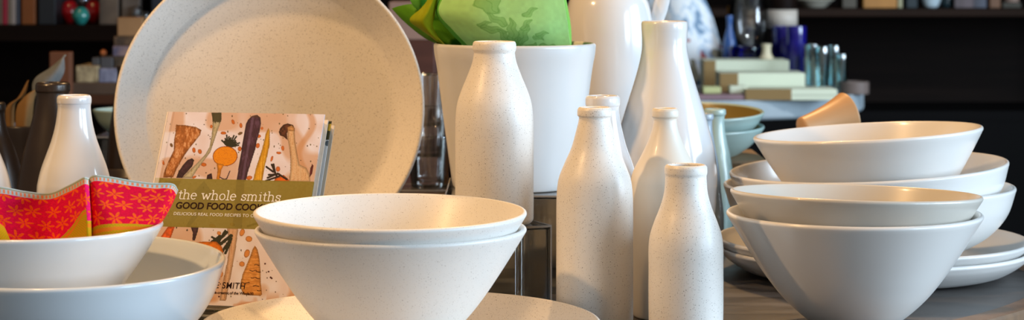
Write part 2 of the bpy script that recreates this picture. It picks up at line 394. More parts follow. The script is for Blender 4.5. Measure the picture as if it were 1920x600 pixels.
# E tallest
E = [(.048, 0), (.052, .004), (.058, .04), (.065, .09)] + bprof(2.65, 0, 0, [(43.2, 43), (43.6, 46), (43.5, 54), (42.9, 62), (42.3, 76), (43, 95), (49, 125), (59, 160), (70, 195), (82, 235), (92, 275), (97.5, 310), (98.5, 335), (97, 365)])
bottle('bottle', E, M_white, 1246, 2.65, 0, 'tallest glossy white bottle with flared shoulders, behind the other bottles')
# G pale green, pale blue
G = [(.022, 0), (.025, .004), (.0275, .05)] + bprof(3.0, 0, 0, [(20, 205), (21, 207), (21, 214), (18.5, 219), (19, 240), (23, 265), (29, 290), (34, 320), (36, 350)])
bottle('bottle', G, M_teal, 1340, 3.0, 0, 'slim pale green bottle between the tallest white bottle and the teal bowls', t=.003, seg=48)
G2 = [(.022, 0), (.025, .004), (.0275, .05)] + bprof(2.88, 0, 0, [(17, 214), (18, 216), (18, 223), (15.5, 227), (16, 245), (20, 270), (26, 300), (30, 330), (32, 360)])
bottle('bottle', G2, M_blueg, 1320, 2.88, 0, 'slim pale blue bottle peeking out beside the tallest white bottle', t=.003, seg=48)
# M glossy bottle left, M2 at the edge
Mm = [(.038, 0), (.0425, .004), (.0435, .03), (.0438, .08)] + bprof(2.5, 0, 0, [(31, 181), (32, 184), (32, 192), (31, 196), (31, 207), (35, 235), (42, 262), (52, 290), (60, 312), (66, 335), (69, 360)])
bottle('bottle', Mm, M_white, 139, 2.5, 0, 'glossy white bottle standing behind the red floral napkin')
M2 = [(.038, 0), (.0425, .004), (.0435, .03), (.0438, .08)] + bprof(2.5, 0, 0, [(31, 201), (32, 204), (32, 212), (31, 216), (31, 227), (35, 255), (42, 275), (52, 300), (60, 322), (66, 345), (69, 370)])
bottle('bottle', M2, M_white, -48, 2.5, 0, 'glossy white bottle cut off by the left edge of the photo')
N1 = [(.042, 0), (.047, .004), (.0485, .05)] + bprof(2.75, 0, 0, [(31, 157), (32, 160), (32, 170), (30, 174), (31, 190), (36, 215), (45, 250), (55, 290), (63, 330), (68, 370)])
bottle('bottle', N1, M_dark, 99, 2.75, 0, 'dark brown bottle behind the glossy white bottle at left')
N2 = [(.042, 0), (.047, .004), (.0485, .05)] + bprof(2.85, 0, 0, [(29, 194), (30, 197), (30, 206), (28, 210), (29, 225), (35, 250), (45, 275), (55, 305), (63, 340), (68, 380)])
bottle('bottle', N2, M_dark, -20, 2.85, 0, 'dark brown bottle at the left edge with its mouth half in view')
# planter H --------------------------------------------------------------
H = [(.074, 0), (.0785, .004), (.0825, .03), (.0905, .09), (.0975, .145), (.1015, .168), (.1025, .178)]
vessel('planter', H, M_pot, 965, 2.63, .12, 'large plain grey-white planter on a clear riser holding the green tea towel', 'planter', t=.006, rimfat=1.2)
# pitcher I --------------------------------------------------------------
pz = .12; pY = 2.97
Ip = [(.040, 0), (.044, .004), (.050, .04), (.057, .09)] + bprof(pY, 0, pz, [(50, -118), (49, -100), (50, -80), (56, -45), (68, -12), (76, 8), (81, 35), (83, 65), (82, 110), (78, 160)])
pit = vessel('pitcher', Ip, M_white, 1141, pY, pz, 'tall white pitcher with an ear handle behind the tallest bottle', 'pitcher', t=.005)
kk = pY / F
def pz_(y): return (CZ - (y + 65) * kk) - TZ - pz
hp = [(.045, 0, pz_(-95)), (.062, 0, pz_(-103)), (.078, 0, pz_(-85)), (.081, 0, pz_(-50)), (.0765, 0, pz_(0)), (.070, 0, pz_(30)), (.060, 0, pz_(55))]
link('handle', tube_mesh('handle', [tuple(q) for q in cr(hp, 6)], .0065, 14, flat=1.7), M_white, pit)
# risers ----------------------------------------------------------------
def riser(px, Y, wx, wy, h, rotz, label, t=.004):
    e = tag(empty('display_riser', (X(px, Y), Y, TZ), (0, 0, rotz)), label, 'riser', None)
    bm = bmesh.new()
    box_bm(bm, (0, 0, h - t/2), (wx, wy, t), bev=.0012)
    me = bpy.data.meshes.new('top_sheet'); bm.to_mesh(me); bm.free(); link('top_sheet', me, M_acr, e, smooth=False)
    for (x, y, sx, sy) in ((0, -wy/2 + t/2, wx, t), (0, wy/2 - t/2, wx, t), (-wx/2 + t/2, 0, t, wy - 2*t), (wx/2 - t/2, 0, t, wy - 2*t)):
        bm = bmesh.new(); box_bm(bm, (x, y, (h - t)/2), (sx, sy, h - t - .0004), bev=.0008)
        me = bpy.data.meshes.new('side_sheet'); bm.to_mesh(me); bm.free(); link('side_sheet', me, M_acr, e, smooth=False)
    bm = bmesh.new()
    for a in (-1, 1):
        for b in (-1, 1): box_bm(bm, (a*(wx/2 + .0002), b*(wy/2 + .0002), h/2), (.0016, .0016, h))
        box_bm(bm, (0, a*(wy/2 + .0002), h - .001), (wx, .0014, .0022)); box_bm(bm, (a*(wx/2 + .0002), 0, h - .001), (.0014, wy, .0022))
    me = bpy.data.meshes.new('polished_edges'); bm.to_mesh(me); bm.free(); link('polished_edges', me, M_acre, e, smooth=False)
    return e
riser(930, 2.425, .096, .096, .10, R(24), 'clear acrylic box riser under the wide speckled milk bottle')
riser(962, 2.635, .165, .21, .12, 0, 'clear acrylic riser under the grey-white planter')
riser(1141, 2.97, .12, .12, .12, 0, 'clear acrylic riser under the tall white pitcher')
# teal bowls on wooden riser ---------------------------------------------
wr = box('wooden_riser', (.262, 3.265, TZ + .0005), (.26, .25, .10), mat('pale_riser_wood', rgb(150, 120, 85), .6, amt=.3, scale=30, stretch=(1, 8, 8)), bev=.003)
tag(wr, 'low wooden block riser under the teal bowls', 'riser')
TB = [(.068, 0), (.078, .003), (.097, .016), (.110, .030), (.119, .044)]
def teal(px, Y, z, label, rx=2):
    o = vessel('bowl', TB, M_teal, px, Y, z, label, 'bowl', t=.005, rot=tilt(rx, 0), seg=72)
    me = lathe_mesh('glaze_inside', [(0, .0068), (.068, .0068), (.078, .0092), (.0935, .0195), (.1065, .0330), (.1135, .0440)], 72)
    s = link('glaze_inside', me, M_olive, o, (0, 0, .0012)); return o
teal(1290, 3.27, .1018, 'lower pale teal bowl with olive inside, on the wooden riser')
teal(1290, 3.27, .1245, 'upper pale teal bowl showing its olive inside', 3)
# cup lying behind top bowl: it lies on a tall riser ----------------------
riser(1550, 3.03, .15, .13, .145, 0, 'clear acrylic riser behind the tall right stack under the tan cup')
cupp = [(.014, 0), (.0168, .002), (.018, .010), (.0202, .025), (.0242, .045), (.029, .062), (.0342, .077)]
cu = link('cup', lathe_mesh('cup', vessel_prof(cupp, .003, .004), 64), M_tan, None, (X(1503, 3.0), 3.0, TZ + .1465 + .0172), (0, R(77), R(22)))
tag(cu, 'tan flared cup lying on its side behind the topmost right bowl', 'cup')
# ------------------------------------------------------------------ cookbook
def pip(px, py, poly):
    inside = np.zeros(px.shape, bool); n = len(poly); j = n - 1
    for i in range(n):
        xi, yi = poly[i]; xj, yj = poly[j]
        c = ((yi > py) != (yj > py)) & (px < (xj - xi) * (py - yi) / ((yj - yi) + 1e-9) + xi)
        inside ^= c; j = i
    return inside
def vnoise(x, y, seed=0):
    """value noise, numpy"""
    xi = np.floor(x).astype(int); yi = np.floor(y).astype(int); fx = x - xi; fy = y - yi
    fx = fx*fx*(3-2*fx); fy = fy*fy*(3-2*fy)
    def h(a, b):
        n = (a * 374761393 + b * 668265263 + seed * 974634777) & 0xffffffff
        n = ((n ^ (n >> 13)) * 1274126177) & 0xffffffff
        return ((n ^ (n >> 16)) & 0xffff) / 65535.0
    return (h(xi, yi)*(1-fx) + h(xi+1, yi)*fx)*(1-fy) + (h(xi, yi+1)*(1-fx) + h(xi+1, yi+1)*fx)*fy
c3 = lambda q: [(280 + a*.2835, 190 + b*.2833) for a, b in q]
c4 = lambda q: [(440 + a*.2835, 190 + b*.2833) for a, b in q]
c5 = lambda q: [(290 + a*.2166, 330 + b*.2167) for a, b in q]
c6 = lambda q: [(370 + a*.2844, 420 + b*.30) for a, b in q]
BW, BH = 296.0, 366.0
def paint_cover(u, v):
    x = 312 + u * BW - .143 * v * BH; y = 207 + v * BH + .024 * (x - 312)
    n1 = vnoise(x*.05, y*.05, 1); n2 = vnoise(x*.3, y*.3, 2); n3 = vnoise(x*.9, y*.9, 3)
    C = np.zeros((len(u), 3)); C[:] = (236, 218, 206)
    C += (n1[:, None] - .5) * np.array([10, 22, 30])
    def mixin(mask, col, f=1.0):
        f = np.asarray(f, float); f = f[mask][:, None] if f.ndim else f
        C[mask] = C[mask] * (1 - f) + np.array(col, float) * f
    st = np.clip((vnoise(x*.022+5, y*.022, 9) - .58) * 5, 0, .55); mixin(np.ones(len(u), bool), (205, 140, 85), st)
    ed = np.clip(1 - np.abs(x - 578 + (y-214)*.1 - 10*np.sin(y*.06)) / 9, 0, .6); mixin(ed > 0, (205, 140, 85), ed)
    rs = np.random.RandomState(4)
    for k in range(330):                                   # herb crumbs
        a, b = rs.uniform(285, 600), rs.uniform(210, 575); r = rs.uniform(.5, 1.3)
        m = (x-a)**2 + ((y-b)*rs.uniform(.5, 1))**2 < r*r; mixin(m, rs.choice([0, 1]) and (70, 50, 30) or (95, 80, 40), .85)
    def ell(a, b, rx, ry, col, ang=0.):
        dx = x - a; dy = y - b; ca, sa = math.cos(ang), math.sin(ang)
        e = ((dx*ca + dy*sa)/rx)**2 + ((-dx*sa + dy*ca)/ry)**2; m = e < 1
        mixin(m, col); mixin(m & (e > .55), tuple(c*.72 for c in col), .7)
    def poly(q, col, shade=.25, streak=None, sx=.1, sy=.02, scol=None, edge=None):
        m = pip(x, y, q); f = (.6*vnoise(x*sx*2 + n1*2, y*sy*2 + n2, 11) + .4*vnoise(x*sx*7, y*sy*7, 12)) if streak else n2
        dm = np.full(int(m.sum()), 99.); xm, ym = x[m], y[m]
        for p_, q_ in zip(q, q[1:] + q[:1]):
            L2 = (q_[0]-p_[0])**2 + (q_[1]-p_[1])**2 + 1e-9; t_ = np.clip(((xm-p_[0])*(q_[0]-p_[0]) + (ym-p_[1])*(q_[1]-p_[1]))/L2, 0, 1)
            dm = np.minimum(dm, np.hypot(xm - p_[0] - t_*(q_[0]-p_[0]), ym - p_[1] - t_*(q_[1]-p_[1])))
        mixin(m, col); C[m] *= (1 - shade/2 + shade*f[m])[:, None]
        if scol is not None: mixin(m, scol, np.clip((f - .5)*2.4, 0, .8))
        C[m] *= (.66 + .36*np.clip(dm/4.5, 0, 1)**.7)[:, None]
        return m
    for a, b, rx, ry in ((295, 330, 11, 19), (335, 340, 13, 17), (365, 430, 18, 13), (550, 135, 10, 18), (488, 212, 19, 11), (603, 160, 10, 18), (142, 295, 9, 15), (405, 165, 9, 12), (305, 515, 15, 8), (600, 322, 13, 17), (92, 415, 8, 20), (600, 215, 16, 10)):
        (p,) = c3([(a, b)]); ell(p[0], p[1], rx*.2835, ry*.2833, (205, 105, 35) if b not in (295, 215) else (120, 85, 45), random.uniform(-.5, .5))
    for a, b, rx, ry in ((160, 235, 14, 12), (155, 300, 13, 18), (105, 520, 20, 14), (320, 318, 10, 17), (295, 350, 17, 9), (250, 390, 8, 20), (180, 180, 9, 10), (292, 460, 14, 18)):
        (p,) = c4([(a, b)]); ell(p[0], p[1], rx*.2835, ry*.2833, (212, 110, 45), random.uniform(-.3, .3))
    poly(c3([(165, 152), (225, 155), (300, 168), (340, 190), (332, 225), (300, 270), (270, 310), (240, 355), (215, 400), (185, 460), (165, 518), (95, 518), (105, 470), (130, 400), (160, 330), (158, 270), (165, 210)]), (172, 98, 42), .5, True, .12, .05, (228, 172, 118))
    m = poly(c3([(402, 68), (470, 68), (472, 120), (450, 190), (430, 260), (405, 345), (360, 410), (325, 460), (290, 522), (225, 522), (255, 485), (320, 420), (372, 360), (398, 310), (408, 240), (415, 170), (410, 110)]), (205, 186, 140), .35, True, .5, .03, (135, 112, 60))
    mixin(m & (y < 226 + 6*n3), (58, 52, 28), .85)
    poly(c3([(185, 520), (200, 475), (228, 430), (255, 398), (285, 385), (300, 400), (290, 440), (262, 475), (240, 500), (225, 522)]), (66, 38, 42), .4)
    for ang in np.linspace(-1.1, 1.0, 12):                 # beet greens
        cx, cy = 280 + 525*.2835, 190 + 312*.2833; L = 25 - 6*abs(ang) + 4*math.sin(ang*9)
        d = np.abs((x-cx)*math.cos(ang) + (y-cy)*math.sin(ang)*1.0); l = (x-cx)*math.sin(ang+.35) - (y-cy)*math.cos(ang+.35)
        d = np.abs((x-cx)*math.cos(ang+.35) + (y-cy)*math.sin(ang+.35))
        mixin((d < 1.5) & (l > 0) & (l < L), (45, 44, 30))
    cx, cy = 280 + 505*.2835, 190 + 372*.2833
    e = ((x-cx)/23.5)**2 + ((y-cy)/19.5)**2
    mixin(e < 1, (150, 70, 15)); mixin(e < .87, (238, 142, 20)); mixin((e < .87) & (n3 > .72), (205, 105, 15), .6)
    poly(c3([(450, 420), (500, 430), (482, 470), (473, 532), (453, 532), (458, 470)]), (225, 135, 30), .2)
    poly(c3([(385, 532), (392, 500), (420, 488), (428, 532)]), (60, 32, 36))
    for k in range(40):
        t = k/39.; px_, py_ = 280 + (475 + 65*t)*.2835, 190 + (515 + 14*math.sin(t*math.pi) - 45*max(0, t-.7)/.3*.9)*.2833
        mixin((x-px_)**2 + (y-py_)**2 < 1.2, (70, 50, 55))
    m = poly(c4([(72, 150), (85, 120), (110, 93), (145, 86), (168, 105), (173, 150), (165, 200), (150, 260), (138, 330), (118, 400), (98, 470), (82, 545), (22, 540), (32, 450), (45, 360), (50, 300), (62, 220)]), (72, 42, 52), .35, True, .1, .04, (98, 66, 82))
    hl = m & (np.abs(x - (474 - (y-214)*.13)) < 2.2); mixin(hl, (122, 92, 110), .5)
    mixin(m & (y < 220), (92, 62, 40), .6)
    poly(c4([(222, 178), (232, 200), (234, 290), (222, 360), (205, 440), (190, 545), (128, 545), (148, 450), (180, 340), (198, 260), (206, 215)]), (216, 148, 28), .3, True, .4, .02, (236, 184, 70))
    poly(c4([(292, 205), (300, 180), (322, 155), (350, 147), (385, 158), (398, 185), (395, 210), (360, 200), (345, 215), (350, 262), (325, 240), (300, 230)]), (84, 46, 28), .6)
    poly(c4([(350, 190), (372, 180), (395, 195), (402, 270), (415, 350), (432, 430), (478, 452), (500, 500), (505, 550), (365, 550), (372, 470), (372, 390), (362, 310), (350, 250)]), (226, 182, 128), .3, True, .6, .02, (176, 110, 56))
    poly(c4([(348, 175), (375, 160), (396, 178), (392, 200), (352, 198)]), (214, 150, 84), .2)
    poly(c4([(265, 545), (280, 515), (330, 500), (362, 530), (372, 550)]), (226, 100, 25), .2)
    for (a, b, c, d) in ((215, 540, 300, 510), (250, 430, 285, 510), (262, 428, 276, 500), (232, 500, 300, 495), (215, 445, 262, 480), (290, 490, 350, 530), (225, 520, 270, 500)):
        (p, q) = c4([(a, b), (c, d)]); L = math.hypot(q[0]-p[0], q[1]-p[1]); t = np.clip(((x-p[0])*(q[0]-p[0]) + (y-p[1])*(q[1]-p[1]))/L**2, 0, 1)
        mixin((x-p[0]-t*(q[0]-p[0]))**2 + (y-p[1]-t*(q[1]-p[1]))**2 < 3.4, (48, 34, 26))
    poly(c4([(498, 520), (500, 470), (514, 425), (524, 440), (516, 490)]), (108, 40, 40), .3)
    # lower picture
    poly(c5([(85, 560), (145, 465), (205, 465), (180, 545), (160, 600), (70, 600)]), (224, 92, 30), .3)
    poly(c5([(340, 462), (412, 462), (400, 520), (382, 585), (360, 585), (362, 520)]), (72, 44, 48), .3)
    poly(c5([(0, 455), (90, 455), (60, 520), (0, 560)]), (70, 52, 34), .5)
    poly(c6([(215, 40), (290, 40), (278, 160), (262, 280), (240, 400), (225, 490), (185, 490), (200, 380), (225, 250), (235, 150)]), (222, 176, 132), .2, True, .6, .02, (176, 120, 74))
    for (a, b, c, d, wd) in ((100, 150, 170, 95, 3.2), (120, 160, 215, 70, 3), (150, 165, 245, 90, 3.2), (190, 190, 245, 110, 3), (160, 140, 205, 60, 2.2), (210, 200, 240, 130, 2.4), (350, 30, 420, 10, 2), (120, 100, 160, 120, 2)):
        (p, q) = c6([(a, b), (c, d)]); L = math.hypot(q[0]-p[0], q[1]-p[1]); t = np.clip(((x-p[0])*(q[0]-p[0]) + (y-p[1])*(q[1]-p[1]))/L**2, 0, 1)
        mixin((x-p[0]-t*(q[0]-p[0]))**2 + (y-p[1]-t*(q[1]-p[1]))**2 < wd**2*(.6+.8*n3), (50, 48, 30))
    poly(c6([(0, 135), (70, 128), (150, 128), (188, 160), (206, 225), (195, 285), (150, 320), (80, 330), (0, 320)]), (228, 118, 18), .25)
    poly(c6([(385, 175), (400, 150), (418, 175), (432, 230), (440, 300), (444, 380), (454, 448), (444, 458), (400, 456), (335, 452), (312, 400), (325, 330), (350, 270), (372, 215)]), (212, 136, 58), .35, True, .05, .5, (234, 176, 96))
    for (a, b, c) in ((398, 270, 34), (370, 305, 48), (410, 312, 34), (380, 348, 36), (410, 352, 30), (320, 380, 55), (395, 398, 40), (420, 425, 28)):
        (p,) = c6([(a, b)]); mixin((np.abs(y-p[1]-.8*np.sin(x*.5)) < .8) & (x > p[0]) & (x < p[0]+c*.28), (92, 50, 22))
    for a, b, rx, ry in ((350, 200, 18, 26), (320, 265, 18, 16), (315, 70, 16, 24), (360, 110, 22, 18), (165, 75, 14, 12), (120, 30, 22, 12), (185, 330, 16, 20), (250, 20, 18, 12)):
        (p,) = c6([(a, b)]); ell(p[0], p[1], rx*.2844, ry*.3, (222, 140, 66), .3)
    for a, b in ((512, 350), (505, 345), (468, 262), (492, 310), (180, 465), (155, 440)):
        (p,) = c6([(a, b)]); mixin((x-p[0])**2 + (y-p[1])**2 < 3, (80, 30, 25))
    lw = np.clip((y - 548) / 25, 0, 1) * np.clip((vnoise(x*.08, y*.08, 31) - .45)*4, 0, .8); mixin(lw > 0, (206, 130, 74), lw)
    # band
    yb = y - .024*(x - 312); band = (yb > 338) & (yb < 430.5)
    und = C.copy()
    C[band] = np.array((148, 128, 44)) * .86 + und[band]*.09 + (n2[band]-.5)[:, None]*5
    for q in (c5([(300, 460), (370, 330), (300, 230), (440, 60), (560, 230), (440, 320), (330, 470)]), c5([(0, 420), (100, 60), (240, 60), (150, 300), (80, 460)]), c5([(700, 460), (720, 60), (790, 60), (780, 480)])):
        mq = pip(x, y, q) & band; C[mq] *= .92
    # hinge along the spine
    C[(u > .030) & (u < .040)] *= .93; mh = u < .026; C[mh] = C[mh]*.35 + np.array((236, 222, 205))*.65; C *= np.array((.95, .99, 1.09))
    return np.clip(C, 0, 255)
bw, bh, bt = .193, .236, .018
book = tag(empty('cookbook'), 'upright cookbook with roasted root vegetables and an olive title band on its cover', 'book')
yaw, lean = R(-12.8), R(28.5)
# local frame: x to the right, z up the cover, y into the book
Mb = Matrix.Rotation(yaw, 4, 'Z') @ Matrix.Rotation(-lean, 4, 'X')
BL = P(245, 568, 2.35)
book.matrix_world = Matrix.Translation((BL.x, BL.y, TZ + .0195)) @ Mb
nu, nv = 420, 512
us, vs_ = np.meshgrid(np.linspace(0, 1, nu), np.linspace(0, 1, nv)); us = us.ravel(); vs_ = vs_.ravel()
def cover(parent, colfun, y, name, th, mm, x0=0, wdt=bw):
    v = np.stack([x0 + us*wdt, np.full(len(us), y), (1-vs_)*bh], 1)
    i = np.arange((nv-1)*(nu-1)); rr = i // (nu-1); cc = i % (nu-1); b = rr*nu+cc
    fs = np.stack([b, b+nu, b+nu+1, b+1], 1)
    return patches(name, [(v, fs, lin(colfun(us, vs_)))], mm, (0, 0, 0), th, parent)
M_print = vcolmat('printed_cover', .55)
fc = cover(book, paint_cover, .0012, 'front_cover', .0024, M_print)
for p in fc.data.polygons: p.use_smooth = False
M_page = mat('page_edges', rgb(238, 236, 230), .8, amt=.1, scale=6, stretch=(1, 400, 1))
bm = bmesh.new(); box_bm(bm, (bw/2 - .001, bt/2, bh/2), (bw - .008, bt - .0052, bh - .008)); me = bpy.data.meshes.new('page_block'); bm.to_mesh(me); bm.free()
link('page_block', me, M_page, book, smooth=False)
M_cream = mat('spine_cream', rgb(228, 214, 196), .45)
bm = bmesh.new(); box_bm(bm, (-.0012, bt/2, bh/2), (.0024, bt, bh), bev=.0008); me = bpy.data.meshes.new('spine'); bm.to_mesh(me); bm.free()
link('spine', me, M_cream, book, smooth=False)
bm = bmesh.new(); box_bm(bm, (bw/2, bt - .0012, bh/2), (bw, .0024, bh), bev=.0004); me = bpy.data.meshes.new('back_cover'); bm.to_mesh(me); bm.free()
link('back_cover', me, M_cream, book, smooth=False)
# lettering
def cov(px, py):
    """photo point on the cover -> cover-local metres"""
    y0 = py - .024 * (px - 312); v = (y0 - 207) / BH; u = (px - 312 + .143 * v * BH) / BW
    return u * bw, (1 - v) * bh
M_ltw = mat('lettering_cream', rgb(240, 238, 232), .6, amt=.02, spec=.1); M_ltd = mat('lettering_dark', rgb(44, 20, 20), .6, amt=.05, spec=.08)
def text(s, px0, px1, ybase, cap_px, m, name, bold=0.0, sp=1.0, parent=None):
    c = bpy.data.curves.new('t', 'FONT'); c.body = s; c.size = 1; c.offset = bold; c.extrude = .004; c.space_character = sp
    o = bpy.data.objects.new('t', c); COL.objects.link(o); bpy.context.view_layer.update()
    me = bpy.data.meshes.new_from_object(o.evaluated_get(bpy.context.evaluated_depsgraph_get()))
    bpy.data.objects.remove(o)
    co = np.array([v.co[:] for v in me.vertices]); x0, x1 = co[:, 0].min(), co[:, 0].max()
    X0, Z0 = cov(px0, ybase); X1, Z1 = cov(px1, ybase + .024*(px1-px0)); ch = cap_px / BH * bh
    for v in me.vertices:
        t = (v.co.x - x0) / (x1 - x0); h = v.co.y / .69
        v.co = (X0 + (X1 - X0) * t, -.0002 - v.co.z*.03, Z0 + (Z1 - Z0)*t + h * ch)
    return link(name, me, m, parent or book, smooth=False)
text('GOOD FOOD COOKBOOK', 334, 545, 396, 12, M_ltd, 'title_lettering', .018)
text('DELICIOUS REAL FOOD RECIPES TO COOK ALL YEAR LONG', 331, 566, 408.8, 5.6, M_ltw, 'subtitle_lettering', .004, 1.05)
text('MICHELLE SMITH', 354, 467, 542.6, 11.2, M_ltd, 'author_lettering', .002, 1.08)
text('foreword by melissa hartwig, co-creator of the Whole30', 330, 483, 552.5, 5.0, M_ltd, 'foreword_lettering', .006)
# typewriter lettering by strokes; unit = x-height
def arc(cx, cy, rx, ry, a0, a1, n=14): return [(cx + rx*math.cos(R(a0+(a1-a0)*k/n)), cy + ry*math.sin(R(a0+(a1-a0)*k/n))) for k in range(n+1)]
GL = {
 't': (.62, [[(.28, 1.32), (.28, .22)] + arc(.45, .22, .17, .2, 180, 300, 8), [(.06, .98), (.54, .98)]]),
 'h': (1.02, [[(.2, 1.5), (.2, .03)], [(.04, 1.5), (.2, 1.5)], [(.04, .03), (.38, .03)], [(.2, .7)] + arc(.5, .68, .28, .3, 160, 0) + [(.78, .03)], [(.64, .03), (.94, .03)]]),
 'e': (.9, [[(.12, .55), (.76, .55)] + arc(.44, .5, .33, .48, 8, 315, 20)]),
 'w': (1.3, [[(.14, .96), (.4, .05), (.64, .85), (.88, .05), (1.14, .96)], [(0, .96), (.3, .96)], [(.98, .96), (1.28, .96)]]),
 'o': (.92, [arc(.46, .5, .34, .47, 0, 360, 24)]),
 'l': (.52, [[(.26, 1.5), (.26, .03)], [(.08, 1.5), (.26, 1.5)], [(.06, .03), (.46, .03)]]),
 's': (.8, [[(.66, .74)] + arc(.4, .74, .24, .22, 10, 190, 10) + [(.2, .62), (.6, .42)] + arc(.4, .26, .25, .23, 30, -180, 10), [(.66, .95), (.66, .68)], [(.14, .05), (.14, .32)]]),
 'm': (1.5, [[(.2, .96), (.2, .03)], [(.05, .96), (.2, .96)], [(.05, .03), (.34, .03)], [(.2, .7)] + arc(.46, .7, .24, .27, 160, 0, 8) + [(.7, .03)], [(.58, .03), (.82, .03)], [(.7, .7)] + arc(.96, .7, .24, .27, 160, 0, 8) + [(1.2, .03)], [(1.08, .03), (1.36, .03)]]),
 'i': (.54, [[(.28, .96), (.28, .03)], [(.1, .96), (.28, .96)], [(.08, .03), (.48, .03)], [(.27, 1.34), (.28, 1.36)]]),
 ' ': (.55, [])}
def typewriter(s, px0, px1, ybase, xh_px, m, name):
    adv = sum(GL[c][0] for c in s); bm = bmesh.new(); X0, Z0 = cov(px0, ybase); X1, Z1 = cov(px1, ybase + .024*(px1-px0))
    kx = (X1 - X0) / adv; kz = xh_px / BH * bh; cur = 0; w_ = .068; layer = 0
    def put(x, y):
        t = x / adv; return (X0 + kx*x, 0, Z0 + (Z1-Z0)*t + kz*y)
    for c in s:
        a, strokes = GL[c]
        for st in strokes:
            layer += 1; yo = -.00025 - (layer % 7)*.00003
            for (p, q) in zip(st, st[1:]):
                d = Vector((q[0]-p[0], q[1]-p[1])); L = d.length
                if L < 1e-6: continue
                d /= L; n = Vector((-d.y, d.x)) * w_; e = d * w_ * .55
                pts = [(p[0]-e.x+n.x, p[1]-e.y+n.y), (p[0]-e.x-n.x, p[1]-e.y-n.y), (q[0]+e.x-n.x, q[1]+e.y-n.y), (q[0]+e.x+n.x, q[1]+e.y+n.y)]
                layer += 1; yo = -.00025 - (layer % 9)*.00002
                bm.faces.new([bm.verts.new((put(cur + a_, b_)[0], yo, put(cur + a_, b_)[2])) for a_, b_ in pts])
        cur += a
    me = bpy.data.meshes.new(name); bm.to_mesh(me); bm.free(); return link(name, me, m, book, smooth=False)
typewriter('the whole smiths', 337, 529, 378.2, 12, M_ltw, 'title_lettering')
# second copy behind it
book2 = tag(empty('cookbook'), 'second book hidden directly behind the cookbook, only its colourful right edge showing', 'book')
book2.matrix_world = Matrix.Translation((BL.x, BL.y, TZ + .0195)) @ Mb @ Matrix.Translation((.003, bt + .0012, 0))
def paint_b2(u, v):
    n = vnoise(u*14, v*26, 5); C = np.zeros((len(u), 3)); C[:] = (205, 212, 216)
    C[n > .55] = (92, 104, 112); C[v < .1] = (60, 62, 44); C[(v < .06) & (n > .4)] = (190, 160, 60); C[(v > .45) & (n < .5)] = (150, 165, 110); return C
fc2 = cover(book2, paint_b2, .0006, 'front_cover', .0012, M_print)
bm = bmesh.new(); box_bm(bm, (bw/2 - .001, .0065, bh/2), (bw - .006, .0105, bh - .006)); me = bpy.data.meshes.new('page_block'); bm.to_mesh(me); bm.free()
link('page_block', me, mat('mottled_book_edge', rgb(170, 178, 160), .6, amt=.6, scale=40, col2=rgb(50, 60, 55)), book2, smooth=False)
bm = bmesh.new(); box_bm(bm, (bw/2, .0130, bh/2), (bw, .002, bh)); me = bpy.data.meshes.new('back_cover'); bm.to_mesh(me); bm.free()
link('back_cover', me, M_cream, book2, smooth=False)
# clear holder under the books
bs = empty('book_stand', (BL.x, BL.y, TZ), (0, 0, yaw)); tag(bs, 'clear acrylic book stand holding up the cookbook', 'stand')
def bsp(name, c, s, m=None, rot=None):
    bm = bmesh.new(); box_bm(bm, (0, 0, 0), s, bev=.0006); me = bpy.data.meshes.new(name); bm.to_mesh(me); bm.free()
    return link(name, me, m or M_acr, bs, c, rot or (0, 0, 0), smooth=False)
bsp('base_sheet', (.085, .035, .0025), (.15, .11, .0035))
bsp('front_lip', (.085, -.0215, .010), (.15, .003, .0185))
bsp('polished_edges', (.085, -.0235, .0192), (.15, .0012, .0012), M_acre); bsp('polished_edges', (.085, -.0235, .0012), (.15, .0012, .0012), M_acre)
for sx in (.0105, .1595): bsp('polished_edges', (sx, -.0235, .010), (.0012, .0012, .0185), M_acre)
bsp('back_rest', (.085, .103, .100), (.15, .004, .20), rot=(-lean, 0, 0))
# ------------------------------------------------------------------ red floral napkin
def flowers(s, t, sx, sy, seed, base, pet, n=6, size=.42):
    """s,t in cloth units; lattice of six-petalled flowers"""
    gx = s * sx; gy = t * sy; row = np.floor(gy); gx = gx + .5 * (row % 2); cx = np.floor(gx); fx = gx - cx - .5; fy = gy - row - .5
    h = vnoise(cx*3.1 + .5, row*2.7 + .5, seed)
    fx = fx - (h - .5)*.25; fy = fy - (h - .5)*.2
    r = np.hypot(fx, fy); a = np.arctan2(fy, fx) + h*3
    pt_ = size * (.12 + .93*np.abs(np.cos(a * n / 2)) ** 1.8)
    m = (r < pt_) & (r > .05) & (np.abs(np.cos(a*n/2)) > .35)
    C = np.zeros((len(s), 3)); C[:] = base; C[m] = pet; return C
RED = (216, 8, 50); PINK = (224, 20, 104); ORG = (240, 88, 20); YG = (176, 152, 8); BLU = (176, 190, 188)
def napkin_paint(sc_x, sc_y, seed, yfun, top=.12, pink=0.0):
    def f(s, t):
        C = flowers(s, t, sc_x, sc_y, seed, np.array(RED)*(1-pink) + np.array(PINK)*pink, ORG, 6, .45)
        wv = vnoise(s*90*sc_x/5, t*90*sc_y/4, seed+1); C *= (.93 + .14*wv)[:, None]
        yb = t > yfun(s)
        dots = (np.sin(s*sc_x*38) * np.sin(t*sc_y*46) > .45)
        C[yb] = YG; C[yb & dots] = (222, 128, 30); C[yb & (np.abs(t - yfun(s) - .05) < .018)] = (214, 120, 28)
        tb_ = t < top; d2 = (np.sin(s*sc_x*30) > .0) & (np.abs(t/top - .62) < .25)
        C[tb_] = BLU; C[tb_ & d2] = (222, 130, 88); C[tb_ & (np.abs(t/top-.25) < .08)] = (150, 150, 120)
        return C
    return f
org = P(61, 480, 2.1)
pl = []
def W(rows): return [[P(*c) for c in row] for row in rows]
